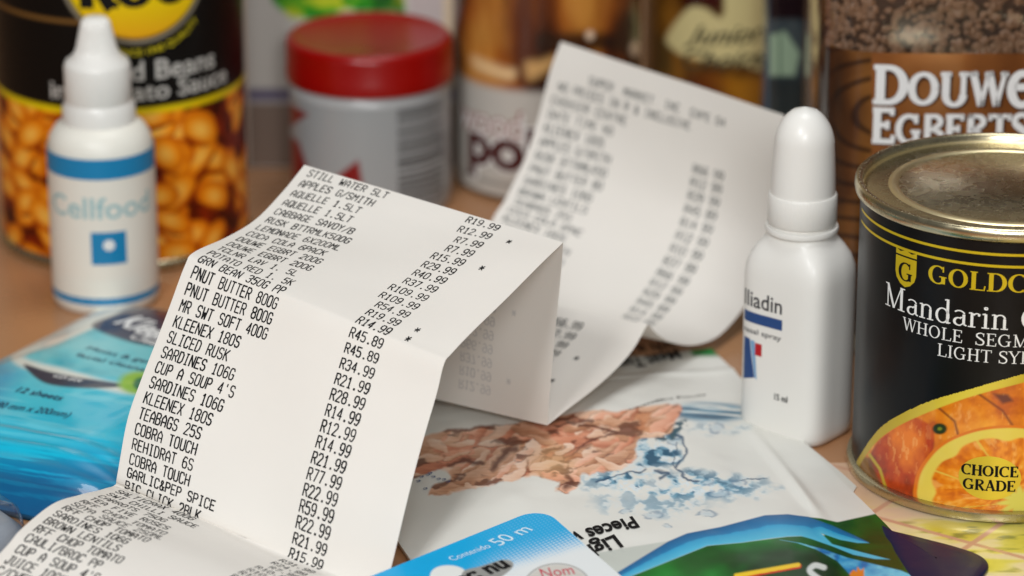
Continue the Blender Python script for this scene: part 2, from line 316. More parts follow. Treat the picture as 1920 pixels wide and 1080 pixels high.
# ------------------------------------------------------------------ serif letters drawn with a broad pen
def serif_glyph(ch, TK=.17, TN=.055):
    Q = []                                   # list of quad strips ([left pts],[right pts])
    def strip(pts, ws):
        P = np.array(pts, float); T = np.gradient(P, axis=0); T /= np.linalg.norm(T, axis=1)[:, None] + 1e-9
        N = np.stack([-T[:, 1], T[:, 0]], -1); ws = np.asarray(ws)[:, None] / 2; Q.append((P + N * ws, P - N * ws))
    def line(x0, y0, x1, y1, w): strip([(x0, y0), (x1, y1)], [w, w])
    def stem(x, y0=0, y1=1, w=TK): line(x, y0, x, y1, w)
    def ser(x, y, w=.34): line(x - w / 2, y, x + w / 2, y, TN * .9)
    def arc(cx, cy, rx, ry, a0, a1, tk=TK, n=22, tilt=0):
        t = np.radians(np.linspace(a0, a1, n)); P = np.stack([cx + rx * np.cos(t), cy + ry * np.sin(t)], -1)
        k = np.abs(np.cos(t + tilt)) ** 1.6; strip(P, TN + (tk - TN) * k)
    t2 = TN / 2
    if ch == 'O': arc(.44, .5, .36, .5 - t2, 0, 360); adv = .95
    elif ch in 'CG':
        arc(.46, .5, .38, .5 - t2, 52, 308); line(.73, .68, .73, .98, TN * 1.1); adv = .86
        if ch == 'G': stem(.74, .05, .42, TK * .95); ser(.72, .42, .36); adv = .98
        else: line(.73, .02, .73, .2, TN * .6)
    elif ch == 'D': stem(.18); ser(.14, t2, .28); ser(.14, 1 - t2, .28); line(.1, t2, .4, t2, TN); line(.1, 1 - t2, .4, 1 - t2, TN); arc(.38, .5, .4, .5 - t2, -90, 90); adv = .92
    elif ch == 'L': stem(.18); ser(.18, t2); ser(.18, 1 - t2); line(.18, t2, .66, t2, TN); line(.66, 0, .7, .26, TN); adv = .76
    elif ch == 'E': stem(.18); line(.04, t2, .66, t2, TN); line(.04, 1 - t2, .64, 1 - t2, TN); line(.18, .52, .5, .52, TN); line(.64, 1, .64, .78, TN); line(.66, 0, .69, .25, TN); line(.5, .4, .5, .64, TN); adv = .78
    elif ch == 'F': stem(.18); ser(.18, t2); line(.04, 1 - t2, .64, 1 - t2, TN); line(.18, .52, .5, .52, TN); line(.64, 1, .64, .78, TN); adv = .7
    elif ch == 'H': stem(.18); stem(.72); [ser(x, y) for x in (.18, .72) for y in (t2, 1 - t2)]; line(.18, .52, .72, .52, TN); adv = .94
    elif ch == 'I': stem(.2); ser(.2, t2); ser(.2, 1 - t2); adv = .44
    elif ch == 'T': stem(.4); ser(.4, t2); line(.04, 1 - t2, .76, 1 - t2, TN); line(.04, 1, .04, .78, TN); line(.76, 1, .76, .78, TN); adv = .84
    elif ch == 'M': line(.18, 0, .16, 1, TN * 1.2); line(.16, 1, .52, .02, TK * .9); line(.52, .02, .88, 1, TN); stem(.9); ser(.17, t2, .28); ser(.9, t2, .34); ser(.12, 1 - t2, .2); ser(.94, 1 - t2, .24); adv = 1.12
    elif ch == 'N': line(.18, 0, .18, 1, TN * 1.2); line(.16, 1, .74, .02, TK * .95); line(.76, 0, .76, 1, TN * 1.2); ser(.18, t2, .3); ser(.12, 1 - t2, .24); ser(.76, 1 - t2, .3); adv = .96
    elif ch == 'W': line(.08, 1, .36, 0, TK * .9); line(.36, 0, .58, 1, TN); line(.58, 1, .84, 0, TK * .9); line(.84, 0, 1.08, 1, TN); ser(.1, 1 - t2, .28); ser(.58, 1 - t2, .26); ser(1.06, 1 - t2, .24); adv = 1.18
    elif ch == 'U': line(.18, 1, .18, .32, TK); arc(.45, .32, .27, .3, 180, 360, TK); line(.72, .32, .72, 1, TN * 1.2); ser(.18, 1 - t2); ser(.72, 1 - t2, .28); adv = .92
    elif ch == 'Y': line(.08, 1, .4, .46, TK * .9); line(.74, 1, .4, .46, TN); stem(.4, 0, .5); ser(.4, t2); ser(.1, 1 - t2, .3); ser(.72, 1 - t2, .26); adv = .82
    elif ch == 'K': stem(.18); ser(.18, t2); ser(.18, 1 - t2); line(.26, .48, .66, 1, TN); line(.34, .58, .78, 0, TK * .9); ser(.68, 1 - t2, .3); ser(.8, t2, .3); adv = .92
    elif ch == 'A': line(.42, 1, .12, 0, TN); line(.4, 1, .76, 0, TK * .95); line(.22, .34, .62, .34, TN); ser(.12, t2, .28); ser(.76, t2, .34); adv = .9
    elif ch in 'PRB':
        stem(.18); ser(.18, t2); line(.06, 1 - t2, .42, 1 - t2, TN); line(.18, .5, .42, .5, TN); arc(.4, .75, .25, .25 - t2, -90, 90, TK * .9); adv = .74
        if ch == 'R': line(.38, .5, .74, 0, TK * .9); ser(.76, t2, .2); adv = .86
        if ch == 'B': line(.18, t2, .42, t2, TN); arc(.42, .26, .29, .26 - t2, -90, 90, TK * .9); adv = .82
    elif ch == 'S':
        P = smooth_pts([(.58, .8), (.52, .93), (.34, .975), (.15, .88), (.13, .7), (.3, .56), (.47, .45), (.6, .3), (.55, .1), (.34, .025), (.14, .09), (.08, .24)], 4)
        k = np.sin(np.linspace(0, math.pi, len(P))) ** 2; strip(P, TN + (TK - TN) * k); line(.59, .72, .59, .98, TN); line(.08, .02, .08, .28, TN); adv = .72
    elif ch == 'a': arc(.26, .5, .19, .15, 10, 150, TN * 1.3); stem(.43, .1, .5, TK * .8); arc(.25, .18, .17, .16, 60, 300, TK * .8); line(.3, .36, .43, .38, TN); line(.3, .03, .43, .12, TN); line(.43, .08, .54, .03, TN * 1.2); adv = .56
    elif ch == 'n': stem(.14, 0, .62, TK * .8); arc(.32, .44, .17, .18, 10, 150, TK * .6); stem(.48, 0, .46, TK * .8); ser(.14, t2, .26); ser(.48, t2, .26); line(.02, .6, .14, .63, TN); adv = .64
    elif ch == 'd': stem(.5, 0, 1.04, TK * .8); arc(.3, .32, .23, .31, 0, 360, TK * .8); line(.38, 1.0, .5, 1.03, TN); line(.5, .03, .62, .05, TN); adv = .66
    elif ch == 'r': stem(.14, 0, .62, TK * .8); ser(.14, t2, .28); arc(.32, .44, .14, .17, 50, 150, TK * .6); line(.38, .5, .42, .6, TK * .6); line(.02, .6, .14, .63, TN); adv = .45
    elif ch == 'i': stem(.16, 0, .62, TK * .8); ser(.16, t2, .28); line(.04, .6, .16, .63, TN); arc(.16, .86, .05, .05, 0, 360, TK * .6, 8); adv = .33
    elif ch == 'g': arc(.26, .4, .18, .2, 0, 360, TK * .7); arc(.26, -.1, .22, .14, 0, 360, TK * .5); adv = .56
    elif ch == 'e': arc(.3, .32, .23, .31, 20, 320, TK * .8); line(.1, .36, .5, .36, TN); adv = .58
    elif ch == 's': arc(.2, .45, .13, .14, 30, 260, TK * .6); arc(.22, .17, .14, .15, 80, -150, TK * .6); adv = .42
    else: adv = .36
    return Q, adv
def serif_text(s, tk=.17, tn=.055, track=.02, caps=None):
    V = []; F = []; x = 0
    for k, ch in enumerate(s):
        Q, adv = serif_glyph(ch, tk, tn); sc = caps if caps and k else 1.
        if caps and ch == 'e': sc = caps / .66
        for A, B in Q:
            b = len(V); n = len(A)
            for p, q in zip(A, B): V += [(x + p[0] * sc, p[1] * sc), (x + q[0] * sc, q[1] * sc)]
            for i in range(n - 1): F += [(b + 2 * i, b + 2 * i + 1, b + 2 * i + 3), (b + 2 * i, b + 2 * i + 3, b + 2 * i + 2)]
        x += (adv + track) * sc
    return np.array(V), F
# ================================================================== SETTING
m_table = mat('table_surface', L(180, 131, 92), rough=.27, noise=.30, nscale=9, bump=.04, bscale=700)
m_wall = mat('room_wall', L(205, 186, 158), rough=.8, noise=.2, nscale=3)  # unseen wall for reflections, kept pale to brighten the tin lid
tb = mesh('tabletop', [(-900, 300, 0), (900, 300, 0), (900, 1500, 0), (-900, 1500, 0), (-900, 300, -30), (900, 300, -30), (900, 1500, -30), (-900, 1500, -30)],
          [(0, 1, 2, 3), (7, 6, 5, 4), (0, 4, 5, 1), (1, 5, 6, 2), (2, 6, 7, 3), (3, 7, 4, 0)], m_table, None, False); tag(tb, kind='structure')
wl = mesh('wall', [(-1500, 1900, -900), (1500, 1900, -900), (1500, 1900, 1500), (-1500, 1900, 1500), (-1500, 1960, -900), (1500, 1960, -900), (1500, 1960, 1500), (-1500, 1960, 1500)],
          [(3, 2, 1, 0), (4, 5, 6, 7), (0, 1, 5, 4), (3, 7, 6, 2), (0, 4, 7, 3), (1, 2, 6, 5)], m_wall, None, False); tag(wl, kind='structure')

# printed placemat under the mandarin can: tile pictures
m_mat = mat('placemat_print', rough=.33, vcol=True, coat=.3)
def mat_col(px, py, A, B):
    n = len(A); c = np.tile(lin((206, 158, 128)), (n, 1))
    # grid of picture tiles, turned on the table
    d0 = at(1680, 985); d1 = at(1900, 1046); e0 = at(1790, 1035); e1 = at(1870, 990)
    u = (d1 - d0)[:2]; u /= np.linalg.norm(u); v = np.array([-u[1], u[0]])
    qx = (A - d0[0]) * u[0] + (B - d0[1]) * u[1]; qy = (A - d0[0]) * v[0] + (B - d0[1]) * v[1]
    sx, sy = 30.0, 22.0; off = 8.0
    i = np.floor((qx + off) / sx); j = np.floor(qy / sy); fx = (qx + off) - i * sx; fy = qy - j * sy
    edge = np.minimum(np.minimum(fx, sx - fx), np.minimum(fy, sy - fy))
    t = fbm(A * .07 + 3, B * .16, 3, 3); t2 = fbm(A * .12, B * .34, 4, 9)
    col = ramp(t, [(0.3, (232, 208, 174)), (.46, (232, 220, 160)), (.58, (220, 210, 92)), (.85, (204, 194, 44))])
    col = mixc(col, lin((112, 120, 44)), sm(t2, .56, .70) * sm(t, .44, .56) * .8)
    far = sm(B, 868, 900)[:, None]; col = col * (1 - far) + lin((218, 184, 152))[None, :] * far
    c = mixc(c, col, sm(edge, .55, 1.0) * (1 - .3 * far[:, 0])); return c
pm = tag(sheet('placemat', lambda a, b, h: np.stack([a, b, 0 * a + h], -1), 60, 230, 760, 915, 340, 310, .8, m_mat, None, mat_col),
         'printed placemat with yellow and green picture tiles under the black fruit tin', 'placemat')
sk = []; 
for (x, y) in ((60, 760), (230, 760), (230, 915), (60, 915)): sk += [(x, y, .79), (x, y, .01)]
mesh('placemat_edge', sk, [(0, 1, 3, 2), (2, 3, 5, 4), (4, 5, 7, 6), (6, 7, 1, 0)], mat('placemat_backing', L(190, 160, 130), rough=.6), pm, False)

# ================================================================== RECEIPT
ST = [('G5',(-157,760,3.0),(-86,722,3.0)),('G3',(-145.0, 782.14, 4.63),(-74.5, 744.29, 4.02)),('G2',(-140.42, 790.67, 7.0),(-69.9, 753.04, 4.97)),('G1',(-122.89, 823.26, 16.11),(-52.54, 786.42, 8.42)),('D2',(-118.74, 832.03, 18.75),(-48.49, 794.95, 8.61)),('D1',(-112.53, 844.68, 20.06),(-42.92, 806.89, 7.67)),('C3',(-107.01, 855.73, 17.65),(-38.0, 817.23, 5.7)),('C2',(-103.61, 863.09, 15.64),(-34.94, 823.75, 4.02)),('C1',(-101.67, 867.71, 14.53),(-33.21, 827.42, 2.95)),('C',(-100.08, 871.83, 13.57),(-31.72, 830.51, 1.99)),('C0',(-99.51, 870.71, 16.12),(-30.57, 833.18, 3.31)),('b4',(-97.22, 879.54, 27.32),(-26.61, 842.37, 17.52)),('b3',(-93.73, 886.92, 36.21),(-23.69, 848.78, 27.59)),('b2',(-90.4, 893.16, 43.9),(-20.97, 854.26, 36.49)),('b1',(-87.0, 899.19, 51.78),(-18.52, 858.79, 43.87)),('B0',(-83.57, 905.13, 59.94),(-16.71, 862.46, 49.84)),('B',(-81.62, 908.33, 62.19),(-14.7, 865.87, 51.38)),('a3',(-74.3, 919.8, 62.61),(-7.12, 877.41, 55.44)),('a2',(-66.86, 930.97, 63.95),(0.27, 888.52, 59.12)),('a1',(-60.44, 941.34, 67.6),(8.14, 900.41, 62.88)),('A',(-55.21, 950.1, 71.87),(13.14, 908.36, 65.07)),('r1',(-56.24, 952.85, 59.53),(12.65, 912.45, 53.97)),('r2',(-57.76, 955.84, 40.96),(11.13, 915.42, 37.29)),('V',(-58.98, 958.54, 10.73),(9.33, 917.64, 10.47)),('m1',(-47.06, 977.94, 12.5),(21.48, 936.75, 12.84)),('m2',(-37.07, 993.62, 17.17),(31.84, 952.83, 16.53)),('M',(-31.86, 1001.99, 22.29),(37.19, 961.6, 21.77)),('c1',(-29.69, 1005.45, 17.88),(39.62, 965.56, 17.47)),('c2',(-26.22, 1010.97, 12.66),(43.58, 971.89, 12.74)),('c3',(-20.5, 1020.42, 8.35),(49.55, 981.78, 7.61)),('c4',(-15.35, 1028.87, 10.41),(54.97, 991.14, 5.04)),('c5',(-10.97, 1035.37, 15.66),(59.97, 1000.07, 4.8)),('c6',(-5.28, 1043.26, 24.41),(66.63, 1011.67, 8.18)),('k1',(-2.22, 1047.98, 27.51),(71.29, 1018.21, 14.53)),('k2',(0.83, 1053.31, 32.11),(74.48, 1022.66, 21.91)),('k3',(4.41, 1058.82, 38.57),(76.11, 1024.36, 30.3)),('k4',(8.03, 1063.71, 48.57),(76.92, 1023.91, 41.04)),('k5',(11.7, 1067.44, 62.22),(77.24, 1022.26, 54.53)),('T',(14.46, 1069.8, 69.78),(77.74, 1021.53, 62.58))]
nm = [s[0] for s in ST]; runs = [('G5', 'A'), ('A', 'V'), ('V', 'M'), ('M', 'T')]
Ls = []; Rs = []; mark = {}
for a, b in runs:
    i, j = nm.index(a), nm.index(b)
    l = smooth_pts([s[1] for s in ST[i:j + 1]], 8); r = smooth_pts([s[2] for s in ST[i:j + 1]], 8)
    for k in range(j - i + 1): mark[nm[i + k]] = len(Ls) + k * 8 - (1 if Ls else 0)
    if Ls: l = l[1:]; r = r[1:]
    Ls += list(l); Rs += list(r)
Ls = np.array(Ls); Rs = np.array(Rs)
_c = mark['C']
for _ in range(3):
    for A_ in (Ls, Rs): A_[_c - 7:_c + 8] = .5 * A_[_c - 7:_c + 8] + .25 * (A_[_c - 8:_c + 7] + A_[_c - 6:_c + 9])
dl = (np.linalg.norm(np.diff(Ls, axis=0), axis=1) + np.linalg.norm(np.diff(Rs, axis=0), axis=1)) / 2
cum = np.concatenate([[0], np.cumsum(dl)]); VV = cum[mark['A']] - cum          # v: positive down the front, falling to negative behind
T_ = np.gradient((Ls + Rs) / 2, axis=0); NN = np.cross(Rs - Ls, T_); NN /= np.linalg.norm(NN, axis=1)[:, None]
if NN[mark['a3']][2] < 0: NN = -NN
for kk in ('A', 'V', 'M'):                        # creases: keep a usable normal on both sides
    i = mark[kk]; NN[i] = (NN[i - 1] + NN[i + 1]) / 2; 
vs_ = VV[::-1]
def Sr(u, v, h=0.):
    u = np.asarray(u, float) / 80.; v = np.asarray(v, float)
    g = lambda A: np.stack([np.interp(v, vs_, A[::-1, k]) for k in range(3)], -1)
    l, r, n = g(Ls), g(Rs), g(NN); n /= np.linalg.norm(n, axis=1)[:, None]
    wob = (.35 * np.sin(u * 7 + v * .05) * np.sin(v * .11 + 1.0) + .25 * np.sin(u * 11 - v * .07))
    wob = wob * np.clip(np.minimum(abs(v), abs(v - VV[mark['V']])) / 8, 0, 1)
    return l * (1 - u[:, None]) + r * u[:, None] + n * (wob + h)[:, None]
def paper_mat(name, col):
    m = mat(name, col, rough=.48, spec=.3, noise=.03, nscale=60, bump=.05, bscale=70)
    nt = m.node_tree; N = nt.nodes; t = N.new('ShaderNodeBsdfTranslucent'); t.inputs[0].default_value = L(250, 232, 218); mx = N.new('ShaderNodeMixShader'); mx.inputs[0].default_value = .22
    nt.links.new(N['Principled BSDF'].outputs[0], mx.inputs[1]); nt.links.new(t.outputs[0], mx.inputs[2]); nt.links.new(mx.outputs[0], N['Material Output'].inputs[0]); return m
m_paper = paper_mat('thermal_paper', L(240, 237, 230)); m_ink = mat('black_ink', L(14, 13, 15), rough=.6, spec=.2)
m_ghost = mat('ink_seen_through_paper', L(208, 203, 198), rough=.6)
rc = empty('till_receipt', ((Ls[mark['V']] + Rs[mark['V']]) / 2 * [1, 1, 0]).tolist(), 'long white till receipt folded in zigzags standing over the flat packets', 'receipt')
nu = 17; us = np.linspace(0, 80, nu); allv = []
vv = []                                       # dense rows incl. exact creases
for i in range(len(VV) - 1):
    st = max(1, int(abs(VV[i] - VV[i + 1]) / 1.3)); vv += list(np.linspace(VV[i], VV[i + 1], st, endpoint=False))
vv.append(VV[-1]); vv = np.array(vv)
U, Vg = np.meshgrid(us, vv); top = Sr(U.ravel(), Vg.ravel(), 0.); bot = Sr(U.ravel(), Vg.ravel(), -.07)
n1 = len(top); nr = len(vv); F = [tuple(reversed(f)) for f in grid_faces(nu, nr)] + [tuple(i + n1 for i in f) for f in grid_faces(nu, nr)]
for j in range(nr - 1):
    for i in (0, nu - 1):
        a, b = j * nu + i, (j + 1) * nu + i; F.append((a, b, b + n1, a + n1) if i else (b, a, a + n1, b + n1))
for i in range(nu - 1):
    for j in (0, nr - 1):
        a, b = j * nu + i, j * nu + i + 1; F.append((a, b, b + n1, a + n1))
po = mesh('paper_strip', np.vstack([top, bot]), F, m_paper, rc); sharp(po, 28)

ROWS = [("STILL WATER 5LT","R19.99",0),("APPLES G/SMITH","R12.99",1),("AQUELLE 1.5LT","R7.99",0),("AQUELLE 1.5LT","R7.99",0),("CABBAGE SAVOY/B","R15.99",1),("RUSK BTTRMLK500G","R29.99",0),("LEMONADE 6X200ML","R40.99",0),("COCA COLA 6PACK","R37.99",0),("DOUWE EGBRT 200G","R109.99",0),("DOUWE EGBRT 200G","R109.99",0),("TCLNR LAV 1. 5L","R54.99",0),("POTATO RED 1. 5K","R19.99",1),("GRN BEAN 350G PP","R14.99",1),("PNUT BUTTER 800G","R45.89",0),("PNUT BUTTER 800G","R45.89",0),("MR SWT SOFT 400G","R34.99",0),("KLEENEX 180S","R21.99",0),("SLICED RUSK","R28.99",0),("SARDINES 106G","R14.99",0),("CUP A SOUP 4'S","R12.99",0),("SARDINES 106G","R14.99",0),("KLEENEX 180S","R21.99",0),("TEABAGS 25S","R77.99",0),("COBRA TOUCH","R22.99",0),("REHIDRAT 6S","R59.99",0),("COBRA TOUCH","R22.99",0),("GARLIC&PEP SPICE","R21.99",0),("BIC CLICK 2BLK","R15.99",0),("SALTICRAX 400G","R31.99",0),("SWT CHILLI SAUCE","R24.99",0),("CARROTS 750G","R7.99",0),("TEA FIVE ROSES","R10.89",0),("RFF CHOP TOMATO","R10.99",0),("SOYA SAUCE 250ML","R19.99",0),("RFF CHOP TOMATO","R10.99",0),("SARDINES 106G","R14.99",0),("BROWN LENTILS","R12.99",0),("RFF CHOP TOMATO","R10.99",0),("CAULI/BROC PP","R22.99",0),("CUP A SOUP 4'S","R12.99",0),("JUICE 100% 1L","R15.99",0),("C/CHEESE 250G","R18.99",0),("SARDINES 106G","R14.99",0)]
PREV = [("RUSK BTTRMLK500G","R29.99",0),("PNUT BUTTER 800G","R45.89",1),("SARDINES 106G","R14.99",0),("BROWN LENTILS","R12.99",0),("TEABAGS 25S","R10.99",1),("COCA COLA 6PACK","R37.99",0),("KLEENEX 180S","R66.99",0),("APPLES G/SMITH","R12.99",0)]
LSP, CW, GH, GW = 3.8, 1.68, 2.6, 1.08
# where each printed row sits along the strip, measured at its first letter
MEAS = [(578,327),(562,347),(546,368),(528,384),(511,399),(494,413),(475,426),(458,437),(440,448),(423,458),(408,467),(387,478),(370,494),(357,521),(346,550),(336,579),(324,609),(313,637),(302,666),(293,696),(282,725),(270,755),(263,782),(253,814),(247,841),(243,870),(240,897),(232,916),(215,924),(199,930),(184,932),(169,938),(150,943),(134,947),(117,951),(101,961),(81,975),(63,991),(47,1010),(30,1034),(13,1058)]
MEASP = [(874,416,6),(857,435,6),(850,456,5),(834,473,5),(808,487,6),(791,502,6),(773,518,6),(756,533,6),(729,544,7),(710,558,7),(703,575,6),(685,589,6),(668,605,6),(655,635,6),(643,660,6),(634,692,6),(624,722,6),(615,750,6),(605,780,6),(595,810,6),(587,839,6),(580,867,6),(572,900,6),(564,929,6),(557,959,6),(550,987,6),(545,1017,6),(537,1042,6),(522,1049,6),(505,1055,6),(502,1061,5)]
_vt = np.linspace(0, VV[0] - 1, 4000)
def rowpos(meas, us_):
    o = []
    for m_, u_ in zip(meas, us_):
        q = proj(Sr(u_ + 0 * _vt, _vt)); o.append(float(_vt[int(np.argmin(np.hypot(q[0] - m_[0], q[1] - m_[1])))]))
    o = np.array(o)
    for _ in range(2): o[1:-1] = .5 * o[1:-1] + .25 * (o[2:] + o[:-2])
    kk_ = np.arange(len(o)); o = .65 * o + .35 * (3.6 + 4.208 * kk_); o[0] = 3.35; o[1] = max(o[1], 7.55)
    while len(o) < 46: o = np.append(o, o[-1] + LSP)
    return o
LSP, CW, GH, GW, ML, UE = 4.2, 1.68, 3.0, 1.14, 2.93, 62.4
RY = rowpos(MEAS, [ML] * len(MEAS)); RP = rowpos(MEASP, [UE - CW * m_[2] for m_ in MEASP])
vC_ = float(VV[mark['C']]); RP[27] = min(RP[27], vC_ - .5); RY[27] = min(RY[27], vC_ - .5); RP[26] = min(RP[26], vC_ - 4.5); RY[26] = min(RY[26], vC_ - 4.5); RP[28] = max(RP[28], vC_ + 3.2); RY[28] = max(RY[28], vC_ + 3.2); RP[29] = max(RP[29], RP[28] + 3.2); RY[29] = max(RY[29], RY[28] + 3.2)
def rowy(k): return float(RY[k]) if 0 <= k < len(RY) else float(RY[0] + LSP * k)
def row(k, r, V, F, w=.385):
    y = rowy(k); g = min(GH, (.60 if k < 12 or 28 <= k < 33 else .69) * (y - rowy(k - 1) if k > 0 else 4.)) if k >= 0 else GH * .85; w = w * (.88 if 0 <= k < 12 or 28 <= k < 34 else 1)
    yp = float(RP[k]) if k >= 0 else y
    stroke_text(r[0], ML, y, CW, GW, g, w, V, F)
    stroke_text(r[1], UE - CW * len(r[1]), yp, CW, GW, g, w, V, F)
    if r[2]: stroke_text('*', UE + CW * 2.6, yp, CW, GW * 1.1, g, w, V, F)
V2 = []; F2 = []
for k in range(len(ROWS)):
    if RY[k] < VV[0] - 5: row(k, ROWS[k], V2, F2)
o = decal('printed_text', V2, F2, Sr, .05, m_ink, rc, .8)
# rows that run on over the back of the fold, faint on the header
V2 = []; F2 = []; vT = VV[-1]; k0 = int(math.ceil((vT + 4.2) / LSP)); G2 = []; GF = []
V3 = []; F3 = []
for k in range(-1, k0 - 1, -1):
    y = rowy(k)
    if abs(y - GH / 2) < 2 or abs(y - VV[mark['V']] - 1) < 3.2 or abs(y - VV[mark['M']] - 1) < 1.5: continue
    q = k - k0; w = .34; g = 2.4
    if q == 0: stroke_text("  SUPER  MARKET  INC  CAPE 04", 10, y, CW * 1.05, GW, g, w, V3, F3); continue
    if q == 1: stroke_text("NO PRICES IN R & INCLUSIVE", 4, y, CW * 1.05, GW, g, w, V3, F3); continue
    if q == 2: stroke_text("CASHIER CENTRE", 3, y, CW * 1.1, GW, g, w, V3, F3); continue
    if q == 3: stroke_text("DATE TIME NO", 3, y, CW * 1.1, GW, g, w, V3, F3); continue
    r = PREV[k % len(PREV)]
    if y > VV[mark['M']]:
        row(k, r, V2, F2, .36)
        if y > VV[mark['V']]: row(k, r, G2, GF, .36)
    else: row(k, (r[0][:14], r[1].replace('.', ' '), 0), V3, F3, .36)
decal('faded_text', V3, F3, Sr, .035, mat('grey_ink', L(84, 86, 84), rough=.6), rc, 1.6)
decal('printed_text', V2, F2, Sr, .05, m_ink, rc, .8)
decal('ink_showing_through', G2, [tuple(reversed(f)) for f in GF], Sr, -.10, m_ghost, rc, 1.6)

# ================================================================== MANDARIN TIN
m_gold = mat('gold_lacquered_tin', L(246, 230, 184), rough=.38, metal=1.)
m_rim = mat('bare_tin_rim', L(206, 194, 160), rough=.26, metal=1., noise=.16, nscale=300)
m_label = mat('glossy_black_label', L(9, 8, 9), rough=.34, coat=.06, coat_rough=.15, spec=.28, noise=.15, nscale=30)
m_yel = mat('yellow_foil_print', L(218, 190, 30), rough=.35, metal=.35, noise=.1, nscale=90)
m_white = mat('white_print', L(232, 232, 230), rough=.4); m_pic = mat('label_picture', rough=.3, vcol=True, coat=.4)
cx, cy = (1888 - 960) / FPX * 968, 914.0; R = 38.0
can = empty('fruit_tin', (cx, cy, .8), 'black and yellow tin of mandarin segments with gold ring-pressed lid', 'tin')
z0 = .8; HT = 79.4
S = Wall(circle(R - .6), (cx, cy))
lathe('tin_body', [(R - 2.2, z0 + .6), (R - .7, z0 + 2.5), (R - .7, z0 + 76.5), (R - 2.5, z0 + 77.5)], (cx, cy), m_rim, can, 128)
lathe('bottom_rim', [(R - 2.4, z0 + .3), (R - .2, z0), (R + .75, z0 + .5), (R + .95, z0 + 1.6), (R + .75, z0 + 2.7), (R - .3, z0 + 3.2), (R - 1.5, z0 + 3.3)], (cx, cy), m_rim, can, 128, caps=False)
lathe('top_rim', [(R - 1.4, z0 + 75.6), (R + .3, z0 + 75.8), (R + .95, z0 + 76.3), (R + 1.15, z0 + 77.6), (R + .95, z0 + 78.9), (R + .4, z0 + 79.4), (R - .6, z0 + 79.3), (R - 1.1, z0 + 78.6), (R - 1.3, z0 + 76.0)], (cx, cy), m_rim, can, 128, caps=False)
LZ = [(1.1, 78.2), (1.5, 75.6), (2.1, 75.0), (3.2, 75.2), (4.0, 76.6), (4.8, 77.0), (6.8, 76.9), (7.6, 77.6), (8.6, 78.0), (9.8, 77.8), (10.8, 76.9), (11.6, 76.2), (12.6, 76.0), (15.6, 76.0), (16.4, 76.9), (17.4, 77.1), (18.4, 76.6), (19.4, 75.8), (20.4, 75.6)]
lathe('lid', [(R - a, z0 + b) for a, b in LZ] + [(6, z0 + 75.6), (.5, z0 + 75.6)], (cx, cy), m_gold, can, 128, caps=False)
# stamped date on the lid (dot matrix ink)
m_stamp = mat('brown_stamp_ink', L(60, 34, 22), rough=.7)
V2 = []; F2 = []; stroke_text("11 OCT 2013", 0, 0, 2.3, 1.6, 2.8, .32, V2, F2, up=1); stroke_text("BE17 10E0 6", 0, -4.4, 2.3, 1.6, 2.8, .32, V2, F2, up=1)
p0 = at(1886, 396, z0 + 75.6); p1 = at(1878, 296, z0 + 75.6)
dv_ = (p1 - p0)[:2]; dv_ /= np.linalg.norm(dv_); V2 = np.array(V2); V2[:, 1] -= 0
Sl = lambda a, b, h: np.stack([p0[0] + a * dv_[0] - b * dv_[1], p0[1] + a * dv_[1] + b * dv_[0], 0 * a + z0 + 75.7 + h], -1)
decal('date_stamp', V2, F2, Sl, .05, m_stamp, can, 3)
sheet('label', S, -S.len / 2, S.len / 2 - .01, z0 + 3.2, z0 + 75.4, 181, 3, .12, m_label, can)
def hitS(px, py): return S.hit(px, py, 58)
# yellow rings
for py in (478, 500):
    b = hitS(1888, py)[1]; sheet('ring_line', S, -56, 56, b - .35, b + .35, 113, 2, .17, m_yel, can)
